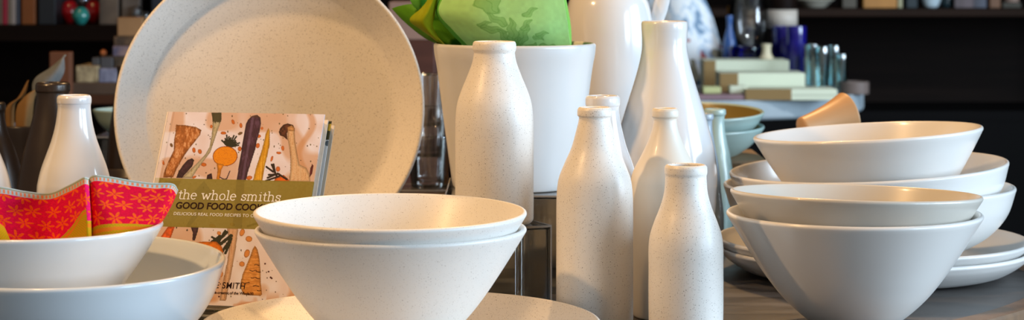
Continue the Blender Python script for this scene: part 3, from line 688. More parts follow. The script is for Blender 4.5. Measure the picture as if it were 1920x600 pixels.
# panel 1: sweeps from the left, dips and rises to the pleat
pl.append(patch_mesh('n', W([
 [(-110, 362, 2.11), (-50, 350, 2.10), (0, 350, 2.10), (45, 358, 2.115), (92, 362, 2.12), (128, 348, 2.10), (158, 332, 2.065)],
 [(-108, 400, 2.105), (-50, 392, 2.095), (2, 392, 2.095), (48, 398, 2.11), (94, 400, 2.115), (130, 388, 2.095), (160, 374, 2.055)],
 [(-106, 440, 2.10), (-48, 432, 2.09), (5, 430, 2.09), (52, 434, 2.10), (98, 438, 2.11), (134, 430, 2.09), (163, 415, 2.05)],
 [(-100, 488, 2.10), (-46, 486, 2.085), (8, 486, 2.085), (56, 486, 2.09), (102, 486, 2.10), (138, 486, 2.085), (166, 486, 2.05)]]),
 420, 220, napkin_paint(7.2, 4.6, 3, lambda s: np.where(s < .5, .86, .86 - .36*np.clip((s-.55)/.42, 0, 1)**1.3), .105, .35), org))
# the pleat turning back
pl.append(patch_mesh('n', W([
 [(158, 332, 2.065), (164, 334, 2.07), (166, 337, 2.085)], [(160, 374, 2.055), (166, 375, 2.06), (168, 377, 2.08)],
 [(163, 415, 2.05), (168, 415, 2.055), (170, 416, 2.075)], [(166, 486, 2.05), (170, 486, 2.055), (171, 486, 2.07)]]),
 24, 220, napkin_paint(.5, 4.6, 5, lambda s: .66 + 0*s, .105, .9), org))
# panel 2: to the right tip
pl.append(patch_mesh('n', W([
 [(164, 340, 2.09), (176, 329, 2.075), (205, 331, 2.08), (245, 338, 2.09), (285, 343, 2.10), (322, 344, 2.11), (333, 356, 2.125)],
 [(166, 375, 2.08), (178, 366, 2.07), (206, 368, 2.075), (244, 373, 2.085), (282, 377, 2.095), (312, 377, 2.105), (321, 384, 2.12)],
 [(169, 412, 2.08), (180, 405, 2.07), (206, 406, 2.07), (242, 408, 2.08), (274, 410, 2.09), (298, 410, 2.10), (305, 412, 2.11)],
 [(171, 474, 2.075), (182, 474, 2.07), (208, 470, 2.07), (238, 464, 2.08), (258, 456, 2.085), (274, 446, 2.09), (281, 440, 2.095)]]),
 300, 220, napkin_paint(5.4, 5.2, 8, lambda s: .80 - .06*np.sin(s*3.3) + .25*np.clip(s-.8, 0, 1)*2, .10, 0), org))
# small front fold at the left with the green border
pl.append(patch_mesh('n', W([
 [(-90, 392, 2.07), (-40, 398, 2.065), (-12, 408, 2.06), (4, 420, 2.062)],
 [(-88, 430, 2.06), (-38, 432, 2.055), (-4, 438, 2.052), (16, 444, 2.055)],
 [(-84, 488, 2.055), (-34, 488, 2.05), (8, 488, 2.048), (34, 488, 2.05)]]),
 120, 90, napkin_paint(2.2, 2.2, 9, lambda s: .12 + 0*s, .0, 0), org))
# back layer of the cloth
pl.append(patch_mesh('n', W([
 [(-110, 380, 2.14), (-20, 372, 2.15), (60, 374, 2.155), (130, 368, 2.15), (200, 356, 2.14), (262, 352, 2.13)],
 [(-106, 430, 2.14), (-20, 428, 2.15), (60, 428, 2.155), (130, 426, 2.15), (195, 420, 2.14), (250, 412, 2.13)],
 [(-90, 480, 2.13), (-15, 490, 2.14), (60, 495, 2.145), (125, 490, 2.14), (190, 480, 2.13), (236, 465, 2.12)]]),
 160, 80, napkin_paint(6, 3, 12, lambda s: .8 + 0*s, .1, .2), org))
M_cloth = vcolmat('woven_cotton', .85, 0, .0, .25, 1200)
tag(patches('napkin', pl, M_cloth, tuple(org), .0016), 'red and pink napkin with orange flowers folded in the small left bowl', 'napkin')
# ------------------------------------------------------------------ green tea towel in the planter
def green_paint(seed, base, pr, amt=1.0, sc=5):
    def f(s, t):
        C = np.zeros((len(s), 3)); C[:] = base
        b = vnoise(s*sc*7, t*sc*6, seed+1); m = np.zeros(len(s), bool); ln = np.zeros(len(s), bool)
        lv_ = [(.80, .78, .13, .038, .08), (.74, .62, .06, .022, -.2), (.70, .66, .05, .018, .5), (.66, .40, .07, .022, -.6), (.62, .52, .07, .024, -.9), (.58, .62, .11, .035, -1.1),
               (.50, .58, .13, .035, -1.5), (.44, .66, .12, .036, -2.0), (.36, .56, .10, .03, .2), (.30, .50, .06, .02, -.3), (.40, .46, .09, .03, -2.4), (.52, .74, .10, .03, -1.3), (.60, .78, .10, .032, -.8), (.46, .84, .09, .03, -1.9),
               (.48, .22, .13, .03, -.1), (.56, .16, .07, .02, .4), (.40, .16, .06, .02, -.3), (.34, .30, .12, .07, 1.0)]
        for (cx, cy, L, th, ang) in lv_:
            dx = s - cx; dy = t - cy; u_ = dx*math.cos(ang) + dy*math.sin(ang); v_ = -dx*math.sin(ang) + dy*math.cos(ang) + .01*np.sin(u_*60)
            e = (u_/L)**2 + (v_/(th*(1.15 - .5*u_/L)))**2 + (b-.5)*.25; m |= e < 1; ln |= (np.abs(e - 1) < .16) | ((np.abs(v_) < .003) & (e < .8))
        if amt == 0: m[:] = False; ln[:] = False
        C[ln] = C[ln]*.55 + np.array(pr)*.45
        C[m] = C[m]*(1-.38*amt) + np.array(pr)*.38*amt; C *= (.97 + .06*b)[:, None]
        return C
    return f
LG = (160, 212, 132); DG = (88, 150, 52); YL = (140, 150, 18)
og = P(950, 90, 2.62); pg = []
# main front panel: big flat fold, right edge slanting
pg.append(patch_mesh('g', W([
 [(850, -60, 2.60), (900, -68, 2.580), (960, -74, 2.572), (1010, -74, 2.570), (1042, -72, 2.572)],
 [(838, -18, 2.597), (898, -20, 2.570), (960, -22, 2.562), (1012, -22, 2.560), (1053, -22, 2.564)],
 [(823, 22, 2.594), (890, 26, 2.563), (956, 24, 2.556), (1014, 22, 2.555), (1061, 22, 2.560)],
 [(850, 56, 2.594), (905, 62, 2.566), (962, 62, 2.556), (1018, 60, 2.556), (1066, 58, 2.564)],
 [(884, 92, 2.60), (922, 96, 2.578), (970, 96, 2.572), (1024, 94, 2.574), (1070, 92, 2.582)],
 [(910, 128, 2.61), (936, 130, 2.60), (976, 130, 2.598), (1026, 128, 2.60), (1070, 124, 2.605)]]),
 260, 260, green_paint(21, LG, (92, 150, 66)), og))
# the fold's edge rolling under on the left
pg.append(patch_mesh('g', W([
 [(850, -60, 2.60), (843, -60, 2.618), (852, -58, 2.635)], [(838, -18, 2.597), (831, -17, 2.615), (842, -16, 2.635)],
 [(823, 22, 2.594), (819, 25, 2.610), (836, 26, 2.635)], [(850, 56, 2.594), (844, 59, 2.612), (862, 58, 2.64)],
 [(884, 92, 2.60), (878, 94, 2.618), (894, 92, 2.64)], [(910, 128, 2.61), (904, 128, 2.625), (918, 126, 2.64)]]), 30, 120, green_paint(22, (92, 170, 66), DG, 0), og))  # shade under the roll is put into this darker green
# right rear thin dark edge
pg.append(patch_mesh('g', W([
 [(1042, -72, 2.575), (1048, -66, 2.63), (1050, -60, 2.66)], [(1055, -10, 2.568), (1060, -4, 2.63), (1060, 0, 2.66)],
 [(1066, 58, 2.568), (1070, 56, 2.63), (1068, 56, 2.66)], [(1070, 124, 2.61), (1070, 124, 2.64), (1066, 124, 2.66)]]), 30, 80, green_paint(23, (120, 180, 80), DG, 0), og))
# long left corner hanging out over the rim, folded along its length
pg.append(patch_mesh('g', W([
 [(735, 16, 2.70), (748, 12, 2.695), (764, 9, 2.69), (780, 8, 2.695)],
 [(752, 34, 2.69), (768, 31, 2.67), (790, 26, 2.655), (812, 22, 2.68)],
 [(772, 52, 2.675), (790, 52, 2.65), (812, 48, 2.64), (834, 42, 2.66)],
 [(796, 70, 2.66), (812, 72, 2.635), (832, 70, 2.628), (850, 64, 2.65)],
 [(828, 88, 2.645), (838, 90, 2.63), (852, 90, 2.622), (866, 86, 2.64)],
 [(852, 118, 2.645), (862, 120, 2.635), (872, 120, 2.63), (884, 118, 2.64)]]), 60, 140, green_paint(24, (70, 122, 20), DG, 0), og))  # shade on the left side painted in as a darker green
# yellow-green wrong side, a pointed fold
pg.append(patch_mesh('g', W([
 [(808, -30, 2.612), (818, -30, 2.604), (828, -30, 2.612)],
 [(803, -2, 2.61), (811, 0, 2.598), (819, 6, 2.606)],
 [(790, 16, 2.615), (802, 20, 2.592), (814, 30, 2.604)],
 [(769, 37, 2.622), (792, 40, 2.592), (811, 48, 2.606)],
 [(788, 54, 2.622), (804, 60, 2.600), (818, 64, 2.612)],
 [(810, 70, 2.625), (820, 74, 2.610), (828, 78, 2.620)],
 [(836, 92, 2.628), (841, 94, 2.620), (846, 96, 2.630)],
 [(856, 120, 2.635), (860, 120, 2.630), (864, 120, 2.64)]]), 60, 160, green_paint(25, YL, DG, 0), og))
# upper left bright flap
pg.append(patch_mesh('g', W([
 [(758, -50, 2.66), (780, -52, 2.645), (806, -50, 2.65)],
 [(766, -12, 2.66), (784, -14, 2.64), (803, -10, 2.65)],
 [(774, 8, 2.66), (787, 10, 2.645), (797, 8, 2.65)],
 [(789, 24, 2.67), (792, 26, 2.665), (795, 22, 2.67)]]), 50, 60, green_paint(26, (104, 186, 66), DG, 0), og))
# back of the bundle
pg.append(patch_mesh('g', W([
 [(800, -40, 2.68), (880, -60, 2.70), (960, -65, 2.71), (1040, -50, 2.68)],
 [(806, 30, 2.68), (880, 20, 2.70), (960, 20, 2.71), (1050, 30, 2.68)],
 [(850, 110, 2.67), (900, 110, 2.68), (960, 110, 2.69), (1040, 110, 2.67)]]), 60, 40, green_paint(28, (110, 170, 60), DG, 0), og))
tag(patches('tea_towel', pg, M_cloth, tuple(og), .0014), 'bright green printed tea towel bunched in the grey-white planter', 'towel')
# ------------------------------------------------------------------ things at the back of the front table, left
M_tanc = mat('tan_linen', rgb(150, 112, 62), .8, amt=.3, scale=20); M_greyc = mat('grey_linen', rgb(120, 126, 128), .8, amt=.3, scale=60)
vessel('crock', [(.045, 0), (.05, .004), (.055, .08), (.058, .150)], M_dark, 52, 3.25, 0, 'dark round crock holding the grey and tan napkins at far left', 'crock', t=.005)
def sheet(name, rows, m, label, cat, col, nu_=24, nv_=24, thick=.002):
    o0 = Vector(P(*rows[0][0])); p = [patch_mesh('x', W(rows), nu_, nv_, lambda s, t: np.tile(np.array(col, float), (len(s), 1)), o0)]
    o = patches(name, p, m, tuple(o0), thick); return tag(o, label, cat)
sheet('napkin', [[(124, 103, 3.27), (122, 103, 3.27), (119, 104, 3.27)], [(94, 128, 3.26), (106, 132, 3.25), (120, 134, 3.26)], [(64, 150, 3.25), (84, 158, 3.24), (106, 160, 3.25)], [(62, 185, 3.24), (72, 192, 3.235), (84, 192, 3.24)], [(68, 262, 3.24), (76, 262, 3.235), (84, 262, 3.24)]], M_greyc, 'grey pointed napkin rising from the dark crock at far left', 'napkin', (84, 92, 98))
sheet('napkin', [[(66, 168, 3.23), (50, 178, 3.225), (34, 196, 3.23)], [(62, 200, 3.23), (48, 208, 3.22), (30, 216, 3.23)], [(58, 262, 3.23), (42, 264, 3.22), (30, 262, 3.23)]], M_tanc, 'tan folded napkin in the dark crock beside the grey one', 'napkin', (150, 112, 62))
sheet('napkin', [[(54, 150, 3.26), (52, 152, 3.26), (50, 156, 3.26)], [(46, 178, 3.255), (40, 180, 3.25), (34, 184, 3.255)], [(28, 196, 3.25), (18, 202, 3.245), (12, 204, 3.25)], [(26, 255, 3.25), (20, 255, 3.245), (14, 255, 3.25)]], M_tanc, 'narrow pointed tan napkin leaning left in the dark crock', 'napkin', (140, 105, 60))
# dark bowls and small teal bowl left of platter
SB = [(.03, 0), (.036, .004), (.05, .018), (.06, .038)]
vessel('bowl', SB, M_dark, 215, 3.05, 0, 'lowest small dark bowl of the stack left of the big platter', 'bowl', t=.004, seg=48, scale=1.15)
vessel('bowl', SB, M_dark, 213, 3.05, .025, 'middle small dark bowl of the stack left of the big platter', 'bowl', t=.004, seg=48, scale=1.15)
vessel('bowl', SB, M_dark, 216, 3.05, .048, 'top small dark bowl of the stack left of the big platter', 'bowl', t=.004, seg=48, scale=1.15)
N4 = [(.022, 0), (.026, .004), (.03, .04), (.028, .12), (.018, .19), (.0135, .225), (.0145, .24)]
vessel('bottle', N4, M_dark, 236, 3.28, 0, 'small dark bottle half hidden behind the left rim of the platter', 'bottle', t=.003, seg=48)
riser(245, 3.45, .10, .10, .12, 0, 'clear riser under the small grey-teal bowl behind the platter')
vessel('bowl', SB, M_teal, 243, 3.45, .121, 'small grey-teal bowl peeking from behind the left side of the platter', 'bowl', t=.004, seg=48)
# stacked clear tumblers between platter and planter
M_gl = glassmat('clear_glass', (1, 1, 1, 1));  M_thin = acrylicmat('thin_clear_glass', (.95, .955, .96, 1), .14); TUM = [(.026, 0), (.028, .003), (.031, .04), (.034, .075)]
for k in range(3):
    vessel('tumbler', TUM, M_thin, 806, 3.12, .069 + .046*k, ('lowest', 'middle', 'topmost')[k] + ' clear glass tumbler in the stack between platter and planter', 'glass', t=.0025, floor=.008, seg=48, group='clear tumblers stacked between platter and planter')
riser(806, 3.12, .09, .09, .068, 0, 'low clear riser under the stacked glass tumblers')
# ------------------------------------------------------------------ second round table
T2 = 1.2 - 240/F*5.2; C2 = Vector((.445, 5.36, 0))
t2 = tag(empty('round_table', (C2.x, C2.y, 0)), 'pale concrete round table in the right background carrying boxes and glassware', 'table')
link('table_top', lathe_mesh('table_top', [(0, -.048), (.445, -.048), (.452, -.045), (.455, -.04), (.455, -.006), (.45, 0), (0, 0)], 120), M_conc, t2, (0, 0, T2), smooth=False)
link('pedestal', lathe_mesh('pedestal', [(0, 0), (.3, 0), (.3, .03), (.1, .06), (.09, T2-.1), (.3, T2-.05), (0, T2-.05)], 48), M_black, t2, (0, 0, .001))
def bgbox(name, x0, x1, ytop, Y, h, d, m, label, cat, rz=0, z=None, group=None, bev=.003):
    """box standing so its front top edge is at ytop"""
    zt = CZ - (ytop + 65)/F*Y; zb = z if z is not None else zt - h
    wd = (x1 - x0)/F*Y
    o = box(name, (X((x0+x1)/2, Y), Y + d/2, zb), (wd, d, zt - zb if z is not None else h), m, None, rz, bev)
    return tag(o, label, cat, group)
M_ivb = mat('ivory_card', rgb(214, 222, 198), .6, amt=.05); M_kraft = mat('kraft_side', rgb(140, 112, 66), .7, amt=.1)
def cream_box(x0, x1, y0, y1, Y, d, label, side=None, rz=0):
    k = Y/F; zb = CZ - (y1 + 65)*k; h = (y1 - y0)*k; wd = (x1 - x0)*k
    e = tag(empty('gift_box', (X((x0+x1)/2, Y), Y + d/2, zb), (0, 0, rz)), label, 'box', 'cream boxes on the concrete table')
    box('base', (0, 0, 0), (wd, d, h*.8), M_ivb, e, bev=.002)
    box('lid', (0, 0, h*.42), (wd+.004, d+.004, h*.58), M_ivb, e, bev=.002)
    if side: box('kraft_end', (-wd/2 + side*k/2 - .003, -d/2 - .003, 0.001), (side*k, .003, h*.98), M_kraft, e, bev=0)
    return e
# small pile: coordinates give the front faces
zT2 = T2
def zpy(z, Y): return (CZ - z)/Y*F - 65
cream_box(1322, 1478, 113, zpy(zT2, 5.25), 5.25, .12, 'tall cream box with brown end, standing behind the other two', side=22)
cream_box(1352, 1508, 137, zpy(zT2, 5.05), 5.05, .12, 'middle cream box with brown end in front of the tall one', side=34)
cream_box(1400, 1568, 167, zpy(zT2, 4.93), 4.93, .10, 'flat cream box with brown end nearest the table edge', side=86)
M_pink = mat('pinkish_book', rgb(140, 112, 120), .6, amt=.2, scale=20)
bgbox('notebook', 1302, 1440, 178, 4.93, .02, .12, M_pink, 'flat mauve notebook lying at the left of the concrete table', 'book', z=zT2)
bgbox('soap_bar', 1318, 1352, 168, 4.97, .016, .05, mat('lime_soap', rgb(190, 196, 140), .5), 'small pale green bar lying on the mauve notebook', 'soap', z=zT2+.0195 if False else None)
bpy.data.objects['soap_bar'].location.z = CZ - (178+65)/F*4.93 + .0005
bgbox('soap_bar', 1368, 1402, 166, 4.97, .018, .05, M_ivb, 'small white bar beside the pale green bar on the notebook', 'soap')
bpy.data.objects['soap_bar.001'].location.z = CZ - (178+65)/F*4.93 + .0005
def bgv(name, prof_px, m, px, Y, z, label, cat, t=.004, seg=40, group=None):
    k = Y/F; pr = [(a*k, b*k) for a, b in prof_px]
    o = link(name, lathe_mesh(name, vessel_prof(pr, t, .008, n=4), seg), m, None, (X(px, Y), Y, z)); return tag(o, label, cat, group)
M_cob = glassmat('cobalt_glass', (.02, .03, .55, 1), .03); M_tealg = acrylicmat('aqua_glass', (.62, .80, .82, 1), .2)
M_blueo = mat('cobalt_opaque', rgb(28, 24, 130), .12, amt=.4, scale=20, coat=1)
ytab = lambda Y: (CZ - zT2)/Y*F - 65
def on_t2(px, ytop, Y, shape, m, name, label, cat, t=.003, group=None, lift=0):
    """shape: list of (half width px, fraction of height)"""
    hpx = ytab(Y) - ytop - lift; return bgv(name, [(a, b*hpx) for a, b in shape], m, px, Y, zT2 + lift*Y/F, label, cat, t, group=group)
on_t2(1474, 50, 5.47, [(18, 0), (22, .05), (25, .5), (27, 1)], M_blueo, 'tumbler', 'wide tall cobalt blue tumbler behind the cream boxes', 'glass')
on_t2(1493, 50, 5.37, [(14, 0), (16, .05), (18, .5), (19, 1)], M_blueo, 'tumbler', 'narrow cobalt blue tumbler just right of the wide one', 'glass')
on_t2(1400, 88, 5.43, [(20, 0), (26, .05), (32, .5), (34, 1)], M_cob, 'bowl', 'low cobalt glass bowl behind the tall cream box', 'bowl')
for i, (px, yt, Y, hw) in enumerate(((1522, 84, 5.3, 15), (1540, 88, 5.15, 16), (1562, 86, 5.32, 15), (1577, 102, 5.2, 12))):
    on_t2(px, yt, Y, [(hw*.8, 0), (hw*.9, .04), (hw, .5), (hw*1.02, 1)], M_tealg, 'tumbler', ('left tall', 'front pinkish-reflecting', 'right tall', 'shorter rightmost')[i] + ' aqua glass tumbler beside the cream boxes', 'glass', group='aqua tumblers')
on_t2(1602, 153, 5.18, [(26, 0), (27, .1), (27, .9), (26, 1)], mat('brown_disc', rgb(110, 96, 90), .6), 'coaster', 'round brown coaster stack near the right edge of the concrete table', 'coaster')
zbx = CZ - (113+65)/F*5.25
bgv('bud_vase', [(13, 0), (13.5, 2), (9, 10), (8, 20), (9.5, 27)], mat('ivory_vase', rgb(222, 212, 180), .5), 1437, 5.31, zbx + .0003, 'small ivory bud vase standing on the tall cream box', 'vase', t=.003)
# glass globe with contents, candle, blue bottle, bag
on_t2(1408, -30, 5.64, [(18, 0), (20, .02), (8, .10), (9, .25), (34, .40), (43, .60), (38, .85), (30, 1)], M_thin, 'glass_vase', 'large clear round glass vase on a stem behind the cream boxes', 'vase', t=.003)
M_lab = mat('cream_label', rgb(205, 196, 184), .5)
cb = on_t2(1467, -10, 5.56, [(18, 0), (26, .04), (27, .5), (27, .92), (26, 1)], M_wood, 'candle_jar', 'dark tall jar with a wide cream label behind the cobalt tumblers', 'jar')
kc = 5.56/F; zc0 = zT2
link('label_band', lathe_mesh('label_band', [(27.6*kc, (ytab(5.56)-52)*kc), (27.9*kc, (ytab(5.56)-52)*kc), (27.9*kc, (ytab(5.56)-18)*kc), (27.6*kc, (ytab(5.56)-18)*kc)], 48), M_lab, cb)
bgbox('pillar_candle', 1374, 1412, 36, 5.72, .08, .06, M_lab, 'cream square pillar candle standing behind the clear round vase', 'candle', z=zT2)
on_t2(1368, 30, 5.5, [(9, 0), (12, .03), (13, .55), (8, .75), (5, .85), (6, 1)], mat('blue_glaze', rgb(60, 100, 165), .25, coat=.5), 'bottle', 'small blue bottle left of the clear round vase', 'bottle')
on_t2(1372, 12, 5.72, [(8, 0), (9, .03), (9, .9), (8, 1)], mat('amber_candle', rgb(210, 150, 50), .4), 'candle', 'slim amber candle left of the clear round vase', 'candle')
# patterned bag / pillow
def bag_paint(s, t):
    n = vnoise(s*7, t*7, 41)*.55 + vnoise(s*22, t*22, 42)*.45; C = np.zeros((len(s), 3)); C[:] = (200, 216, 230)
    C[n > .52] = (232, 238, 242); C[n < .36] = (126, 152, 178); m2 = (t > .5) & (vnoise(s*9, t*9, 44) > .64); C[m2] = (140, 136, 118)
    C[(t > .55) & (vnoise(s*13, t*11, 46) > .78)] = (170, 84, 78); C[(t > .75) & (vnoise(s*8, t*8, 49) > .62)] = (60, 78, 92); return C
bY = 5.55; rows_f = []; rows_b = []
for j in range(7):
    t = j/6; rf = []; rb = []
    for i in range(9):
        s = i/8; x_ = 1290 - 70*(1 - .25*(1-t)**2)*1.0 + s*2*(70)*1.0
        xl, xr = 1215 + 8*t, 1322 + 48*t**.8
        x_ = xl + (xr - xl)*s; y_ = -30 + 30*(2*s-1)**2*(1-t) + t*(ytab(bY) + 28); bul = .07*math.sin(math.pi*min(max(s, .0), 1))*math.sin(math.pi*min(max(t, 0), 1)*.9 + .15)
        rf.append((x_, y_, bY - bul)); rb.append((x_, y_, bY + bul))
    rows_f.append(rf); rows_b.append(rb)
ob = P(1290, 150, bY)
bag = patches('cushion', [patch_mesh('b', W(rows_f), 120, 140, bag_paint, ob), patch_mesh('b', W(rows_b), 60, 60, bag_paint, ob)], M_cloth, tuple(ob), .003)
tag(bag, 'blue and white patterned cushion standing on the concrete table behind the tallest bottle', 'cushion')
# ------------------------------------------------------------------ right background hutch
HY = 6.1; zs = CZ - (16 + 65)/F*HY; zs0 = CZ - (31 + 65)/F*HY
hu = tag(empty('sideboard', (X(1700, HY), HY + .22, 0)), 'dark wooden sideboard behind the right bowls with small wares on top', 'sideboard')
box('top_board', (0, 0, zs0), (1.55, .5, zs - zs0), mat('brown_shelf_edge', rgb(40, 24, 14), .7, spec=.15, amt=.3, scale=5, stretch=(1, 8, 8)), hu, bev=.003)
box('back_panel', (0, .2, 0), (1.5, .03, zs0 - .0005), M_wood, hu, bev=0)
for sx in (-.74, .74): box('side_panel', (sx, -.005, 0), (.03, .44, zs0 - .0005), M_wood, hu, bev=0)
zl = CZ - (208 + 65)/F*HY
box('lower_cabinet', (0, -.02, 0), (1.44, .40, zl), M_black, hu, bev=.003)
for sx in (-.36, .36): box('door', (sx, -.227, .06), (.70, .012, zl - .09), M_black, hu, bev=.002)
on = lambda px, d=0: (X(px, HY + d), HY + d, zs)
def hbox(x0, x1, yt, col, label, cat, name, d=.05, dep=.08, col2=None):
    Y = HY + d; k = Y/F; h = (CZ - (yt + 65)*k) - zs
    o = box(name, (X((x0+x1)/2, Y), Y + dep/2, zs + .0003), ((x1-x0)*k, dep, h), mat(name, col, .6, amt=.3, scale=15, col2=col2), bev=.002); return tag(o, label, cat)
hbox(1619, 1682, -22, rgb(190, 132, 62), 'orange-tan box on the right sideboard', 'box', 'box'); 
hbox(1684, 1692, -20, rgb(180, 176, 140), 'thin pale book standing against the orange-tan box', 'book', 'book')
hbox(1580, 1606, -15, rgb(84, 78, 66), 'small dim grey-brown carton left of the orange-tan box', 'box', 'carton')
hbox(1700, 1720, -25, rgb(30, 45, 52), 'dark slate box between the tan box and the white vase', 'box', 'box')
hbox(1790, 1826, -12, rgb(110, 96, 100), 'mauve grey carton right of the white vase', 'box', 'carton', col2=rgb(60, 50, 50))
hbox(1826, 1850, -20, rgb(90, 95, 110), 'blue-grey small box near the right end of the sideboard', 'box', 'box', col2=rgb(50, 40, 40))
hbox(1856, 1876, -6, rgb(130, 90, 62), 'brownish small block near the right end of the sideboard', 'block', 'block')
hbox(1880, 1915, 5, rgb(70, 64, 50), 'low dark olive box at the right end of the sideboard', 'box', 'box')
def hv(px, shape, yt, col, label, cat, name, d=.08, rough=.2, m=None):
    Y = HY + d; k = Y/F; h = (CZ - (yt + 65)*k) - zs
    o = link(name, lathe_mesh(name, vessel_prof([(a*k, b*h) for a, b in shape], .004, .005, n=4), 40), m or mat(name, col, rough, amt=.1, coat=.4), None, (X(px, Y), Y, zs + .0003)); return tag(o, label, cat)
hv(1746, [(9, 0), (14, .1), (19, .5), (14, .8), (10, 1)], -30, rgb(205, 225, 235), 'rounded glossy white vase on the right sideboard', 'vase', 'vase')
hv(1528, [(16, 0), (20, .1), (30, .7), (36, 1)], 0, rgb(190, 186, 170), 'shallow pale dish at the left end of the right sideboard', 'dish', 'dish')
hv(1896, [(8, 0), (12, .1), (15, .5), (11, 1)], -24, rgb(180, 150, 135), 'pale pinkish jar behind the low olive box', 'jar', 'jar', d=.2)
hv(1775, [(6, 0), (8, .1), (8, .7), (4, 1)], -40, rgb(18, 40, 46), 'dark teal bottle right of the glossy white vase', 'bottle', 'bottle')
# ------------------------------------------------------------------ left background: shelf unit
LY = 4.9; la = CZ - (47 + 65)/F*LY; lb = CZ - (78 + 65)/F*LY
lu = tag(empty('shelf_unit', (-.99, LY + .2, 0)), 'long dark shelf unit in the left background with books and wares on its top board', 'shelf')
box('top_board', (0, 0, lb), (1.75, .42, la - lb), M_wood, lu, bev=.003)
box('back_panel', (0, .19, 0), (1.72, .02, lb - .0005), M_wood, lu, bev=0)
for sx in (-.86, .86): box('side_panel', (sx, -.01, 0), (.025, .38, lb - .0005), M_wood, lu, bev=0)
box('lower_shelf', (0, -.01, CZ - (330+65)/F*LY), (1.68, .38, .03), M_wood, lu, bev=0)
M_red = mat('red_glass', rgb(170, 20, 28), .15, coat=1)
def lbook(x0, x1, col, label, yt=-45, d=.03, name='book', dep=.15, cat='book', rough=.6, col2=None, group=None):
    Y = LY + d; k = Y/F; h = (CZ - (yt + 65)*k) - la
    o = box(name, (X((x0+x1)/2, Y), Y + dep/2, la + .0003), ((x1-x0)*k, dep, h), mat(name, col, rough, amt=.25, scale=12, col2=col2), bev=.002); return tag(o, label, cat, group)
for x0, x1, c, lab in ((-6, 4, (95, 80, 62), 'dusty brown'), (4.5, 14, (146, 26, 48), 'crimson'), (14.5, 20, (116, 102, 84), 'taupe'), (20.5, 29, (150, 138, 130), 'pale grey'), (29.5, 36, (60, 62, 72), 'slate')):
    lbook(x0, x1, rgb(*c), lab + ' spine among the upright books at the far left of the dark shelf', group='upright books at far left')
lbook(40, 66, rgb(122, 66, 22), 'thick orange-brown book beside the upright spines', name='book')
lbook(72, 104, rgb(24, 28, 33), 'black box next to the thick orange-brown book', name='box', cat='box')
def lv(px, shape, yt, m, label, cat, name, d=.08, lift=0):
    Y = LY + d; k = Y/F; h = (CZ - (yt + 65)*k) - la - lift
    o = link(name, lathe_mesh(name, vessel_prof([(a*k, b*h) for a, b in shape], .004, .005, n=4), 40), m, None, (X(px, Y), Y, la + .0003 + lift)); return tag(o, label, cat)
SPH = [(5, 0), (9, .08), (15, .35), (16.5, .55), (13, .85), (7, 1)]
M_tg = mat('teal_glass', rgb(50, 140, 130), .12, coat=1); M_sil = mat('silver_ball', rgb(170, 176, 190), .12, metal=.9)
lv(151, SPH, 14, M_tg, 'round teal glass ball in front of the red ones', 'ornament', 'glass_ball', d=.02)
lv(131, SPH, 2, M_red, 'round red glass ball left of the teal one', 'ornament', 'glass_ball', d=.12)
lv(175, SPH, 2, M_red, 'round red glass ball right of the teal one', 'ornament', 'glass_ball', d=.12)
lv(156, [(6, 0), (9, .3), (13, .7), (11, .9), (6, 1)], -14, M_sil, 'silver ornament rising behind the teal glass ball', 'ornament', 'silver_ornament', d=.17)
lbook(186, 222, rgb(120, 104, 88), 'mottled grey-brown carton right of the red glass balls', yt=-4, name='carton', cat='box', col2=rgb(60, 50, 44))
lbook(228, 262, rgb(74, 62, 54), 'dark brown carton left of the glass jars', yt=-20, name='carton', cat='box', col2=rgb(110, 100, 90))
lv(257, [(8, 0), (9, .1), (9, .8), (6, 1)], 12, M_gl, 'small clear glass jar behind the left of the platter', 'jar', 'jar', d=.02)
lv(272, [(8, 0), (9, .1), (9, .8), (6, 1)], 22, M_gl, 'shorter clear glass jar nearest the platter', 'jar', 'jar', d=.0)
lbook(284, 310, rgb(40, 44, 56), 'dark blue-grey book beside the clear jars', yt=-30, name='book')
ck = 4.45/F
dc = box('display_crate', (X(772, 4.45), 4.55, 0), (88*ck, .2, CZ - (76+65)*ck), mat('reddish_crate', rgb(104, 58, 42), .6, amt=.4, scale=9, stretch=(1, 1, 5)), bev=.003)
tag(dc, 'reddish brown wooden crate stand seen between platter and planter', 'crate')
pb = box('box', (X(764, 4.45), 4.54, CZ - (76+65)*ck + .0005), (72*ck, .15, 72*ck), mat('pinkish_card', rgb(176, 138, 120), .6, amt=.15), bev=.003)
tag(pb, 'pinkish brown box on the reddish crate above the gap between platter and planter', 'box')
lbook(800, 850, rgb(90, 60, 40), 'brown box behind the green tea towel', yt=-20, name='box', cat='box')
# small side table with boxes, Y 4.3
SY = 4.35; sa = CZ - (178 + 65)/F*SY
st_ = tag(empty('side_table', (X(250, SY), SY + .15, 0)), 'small brown shelf table with boxes on top, left behind the platter', 'table')
M_bsh = mat('orange_brown_wood', rgb(84, 46, 24), .5, amt=.3, scale=8, stretch=(1, 8, 8))
box('table_top', (0, 0, sa - .02), (.28, .3, .02), M_bsh, st_, bev=.002)
box('lower_shelf', (0, 0, sa - .19), (.26, .28, .015), M_bsh, st_, bev=.002)
for sx in (-.125, .125):
    for sy in (-.13, .13): box('leg', (sx, sy, 0), (.02, .02, sa - .021), M_wood, st_, bev=.001)
def sbox(x0, x1, yt, yb, Y, dep, col, label, name='box', cat='box', col2=None, rough=.6, rz=0, amt=.25, sc=14):
    k = Y/F; o = box(name, (X((x0+x1)/2, Y), Y + dep/2, CZ - (yb + 65)*k + .0003), ((x1-x0)*k, dep, (yb-yt)*k - .0006), mat(name, col, rough, amt=amt, scale=sc, col2=col2), bev=.002, rotz=rz); return tag(o, label, cat)
sbox(134, 230, 155, 178, SY, .16, rgb(96, 74, 58), 'brown box at the bottom of the pile on the small shelf table')
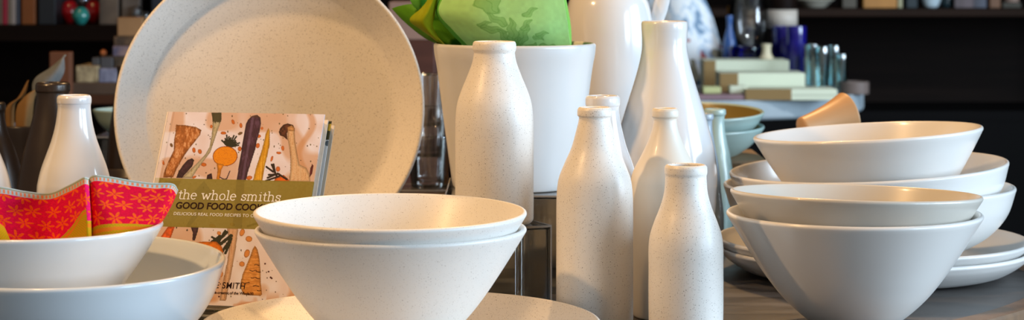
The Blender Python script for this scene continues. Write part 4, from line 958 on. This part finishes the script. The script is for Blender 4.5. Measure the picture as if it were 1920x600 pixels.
sbox(142, 184, 123, 155, SY+.01, .13, rgb(206, 184, 142), 'cream small carton on the brown box, left one', col2=rgb(120, 100, 72), sc=60)
sbox(185, 240, 128, 155, SY+.01, .13, rgb(160, 162, 184), 'lavender grey carton on the brown box, right one', col2=rgb(104, 104, 126), sc=60)
sbox(172, 186, 108, 123, SY+.03, .06, rgb(78, 76, 76), 'small dark grey package on top of the cream carton')
sbox(188, 212, 107, 128, SY+.03, .09, rgb(84, 82, 84), 'dark grey package on the left half of the lavender carton')
sbox(213, 246, 106, 128, SY+.03, .09, rgb(110, 88, 62), 'brown carton on the right half of the lavender carton', col2=rgb(60, 50, 40), sc=40)
sbox(211, 247, 86, 106, SY+.03, .09, rgb(168, 138, 128), 'pinkish package on the brown carton', col2=rgb(90, 86, 110), sc=40)
sbox(213, 262, 68, 86, SY+.035, .08, rgb(120, 92, 66), 'mottled brown carton under the kraft box', col2=rgb(60, 48, 40), sc=40)
sbox(217, 264, 33, 68, SY+.035, .07, rgb(166, 122, 78), 'kraft paper box at the very top of the carton pile', rz=R(6))
kq = (SY+.05)/F
cbl = link('ornament_ball', lathe_mesh('ornament_ball', [(0, 0)] + [(6.5*kq*math.sin(a*math.pi/16), 6.5*kq*(1 - math.cos(a*math.pi/16))) for a in range(1, 16)] + [(0, 13*kq)], 32), mat('copper_ball', rgb(206, 120, 66), .3), None, (X(194, SY+.05), SY+.05, CZ - (107+65)*(SY+.03)/F + .0005))
tag(cbl, 'small copper coloured ball on the dark grey package', 'ornament')
def at_s(name, px, y, Y, prof, m, label, cat):
    k = Y/F; o = link(name, lathe_mesh(name, vessel_prof([(a*k, b*k) for a, b in prof], .003, .004, n=4), 32), m, None, (X(px, Y), Y, CZ - (y+65)*k)); return tag(o, label, cat)
M_bask = mat('woven_basket', rgb(120, 88, 56), .8, amt=.5, scale=90, stretch=(1, 1, 6), bump=.6)
zsh = sa - .175 + .0005; ysh = (CZ - zsh)/4.42*F - 65
for i, (px, lab) in enumerate(((190, 'left'), (230, 'right'))):
    k = 4.42/F
    o = link('basket', lathe_mesh('basket', vessel_prof([(13*k, 0), (17*k, 6*k), (19*k, 18*k), (18*k, 34*k)], .003, .004, n=4), 32), M_bask, None, (X(px, 4.42), 4.42, zsh)); tag(o, lab + ' woven basket on the lower shelf of the small shelf table', 'basket')
at = lambda: None
# rust board behind napkins
rb = box('wooden_board', (X(115, 4.2), 4.2, 0), (.042, .03, CZ - (97+65)/F*4.2), mat('rust_board', rgb(128, 74, 44), .6, amt=.3, scale=6, stretch=(1, 1, .3)), bev=.002)
tag(rb, 'narrow rust brown wooden post behind the grey pointed napkin', 'post')
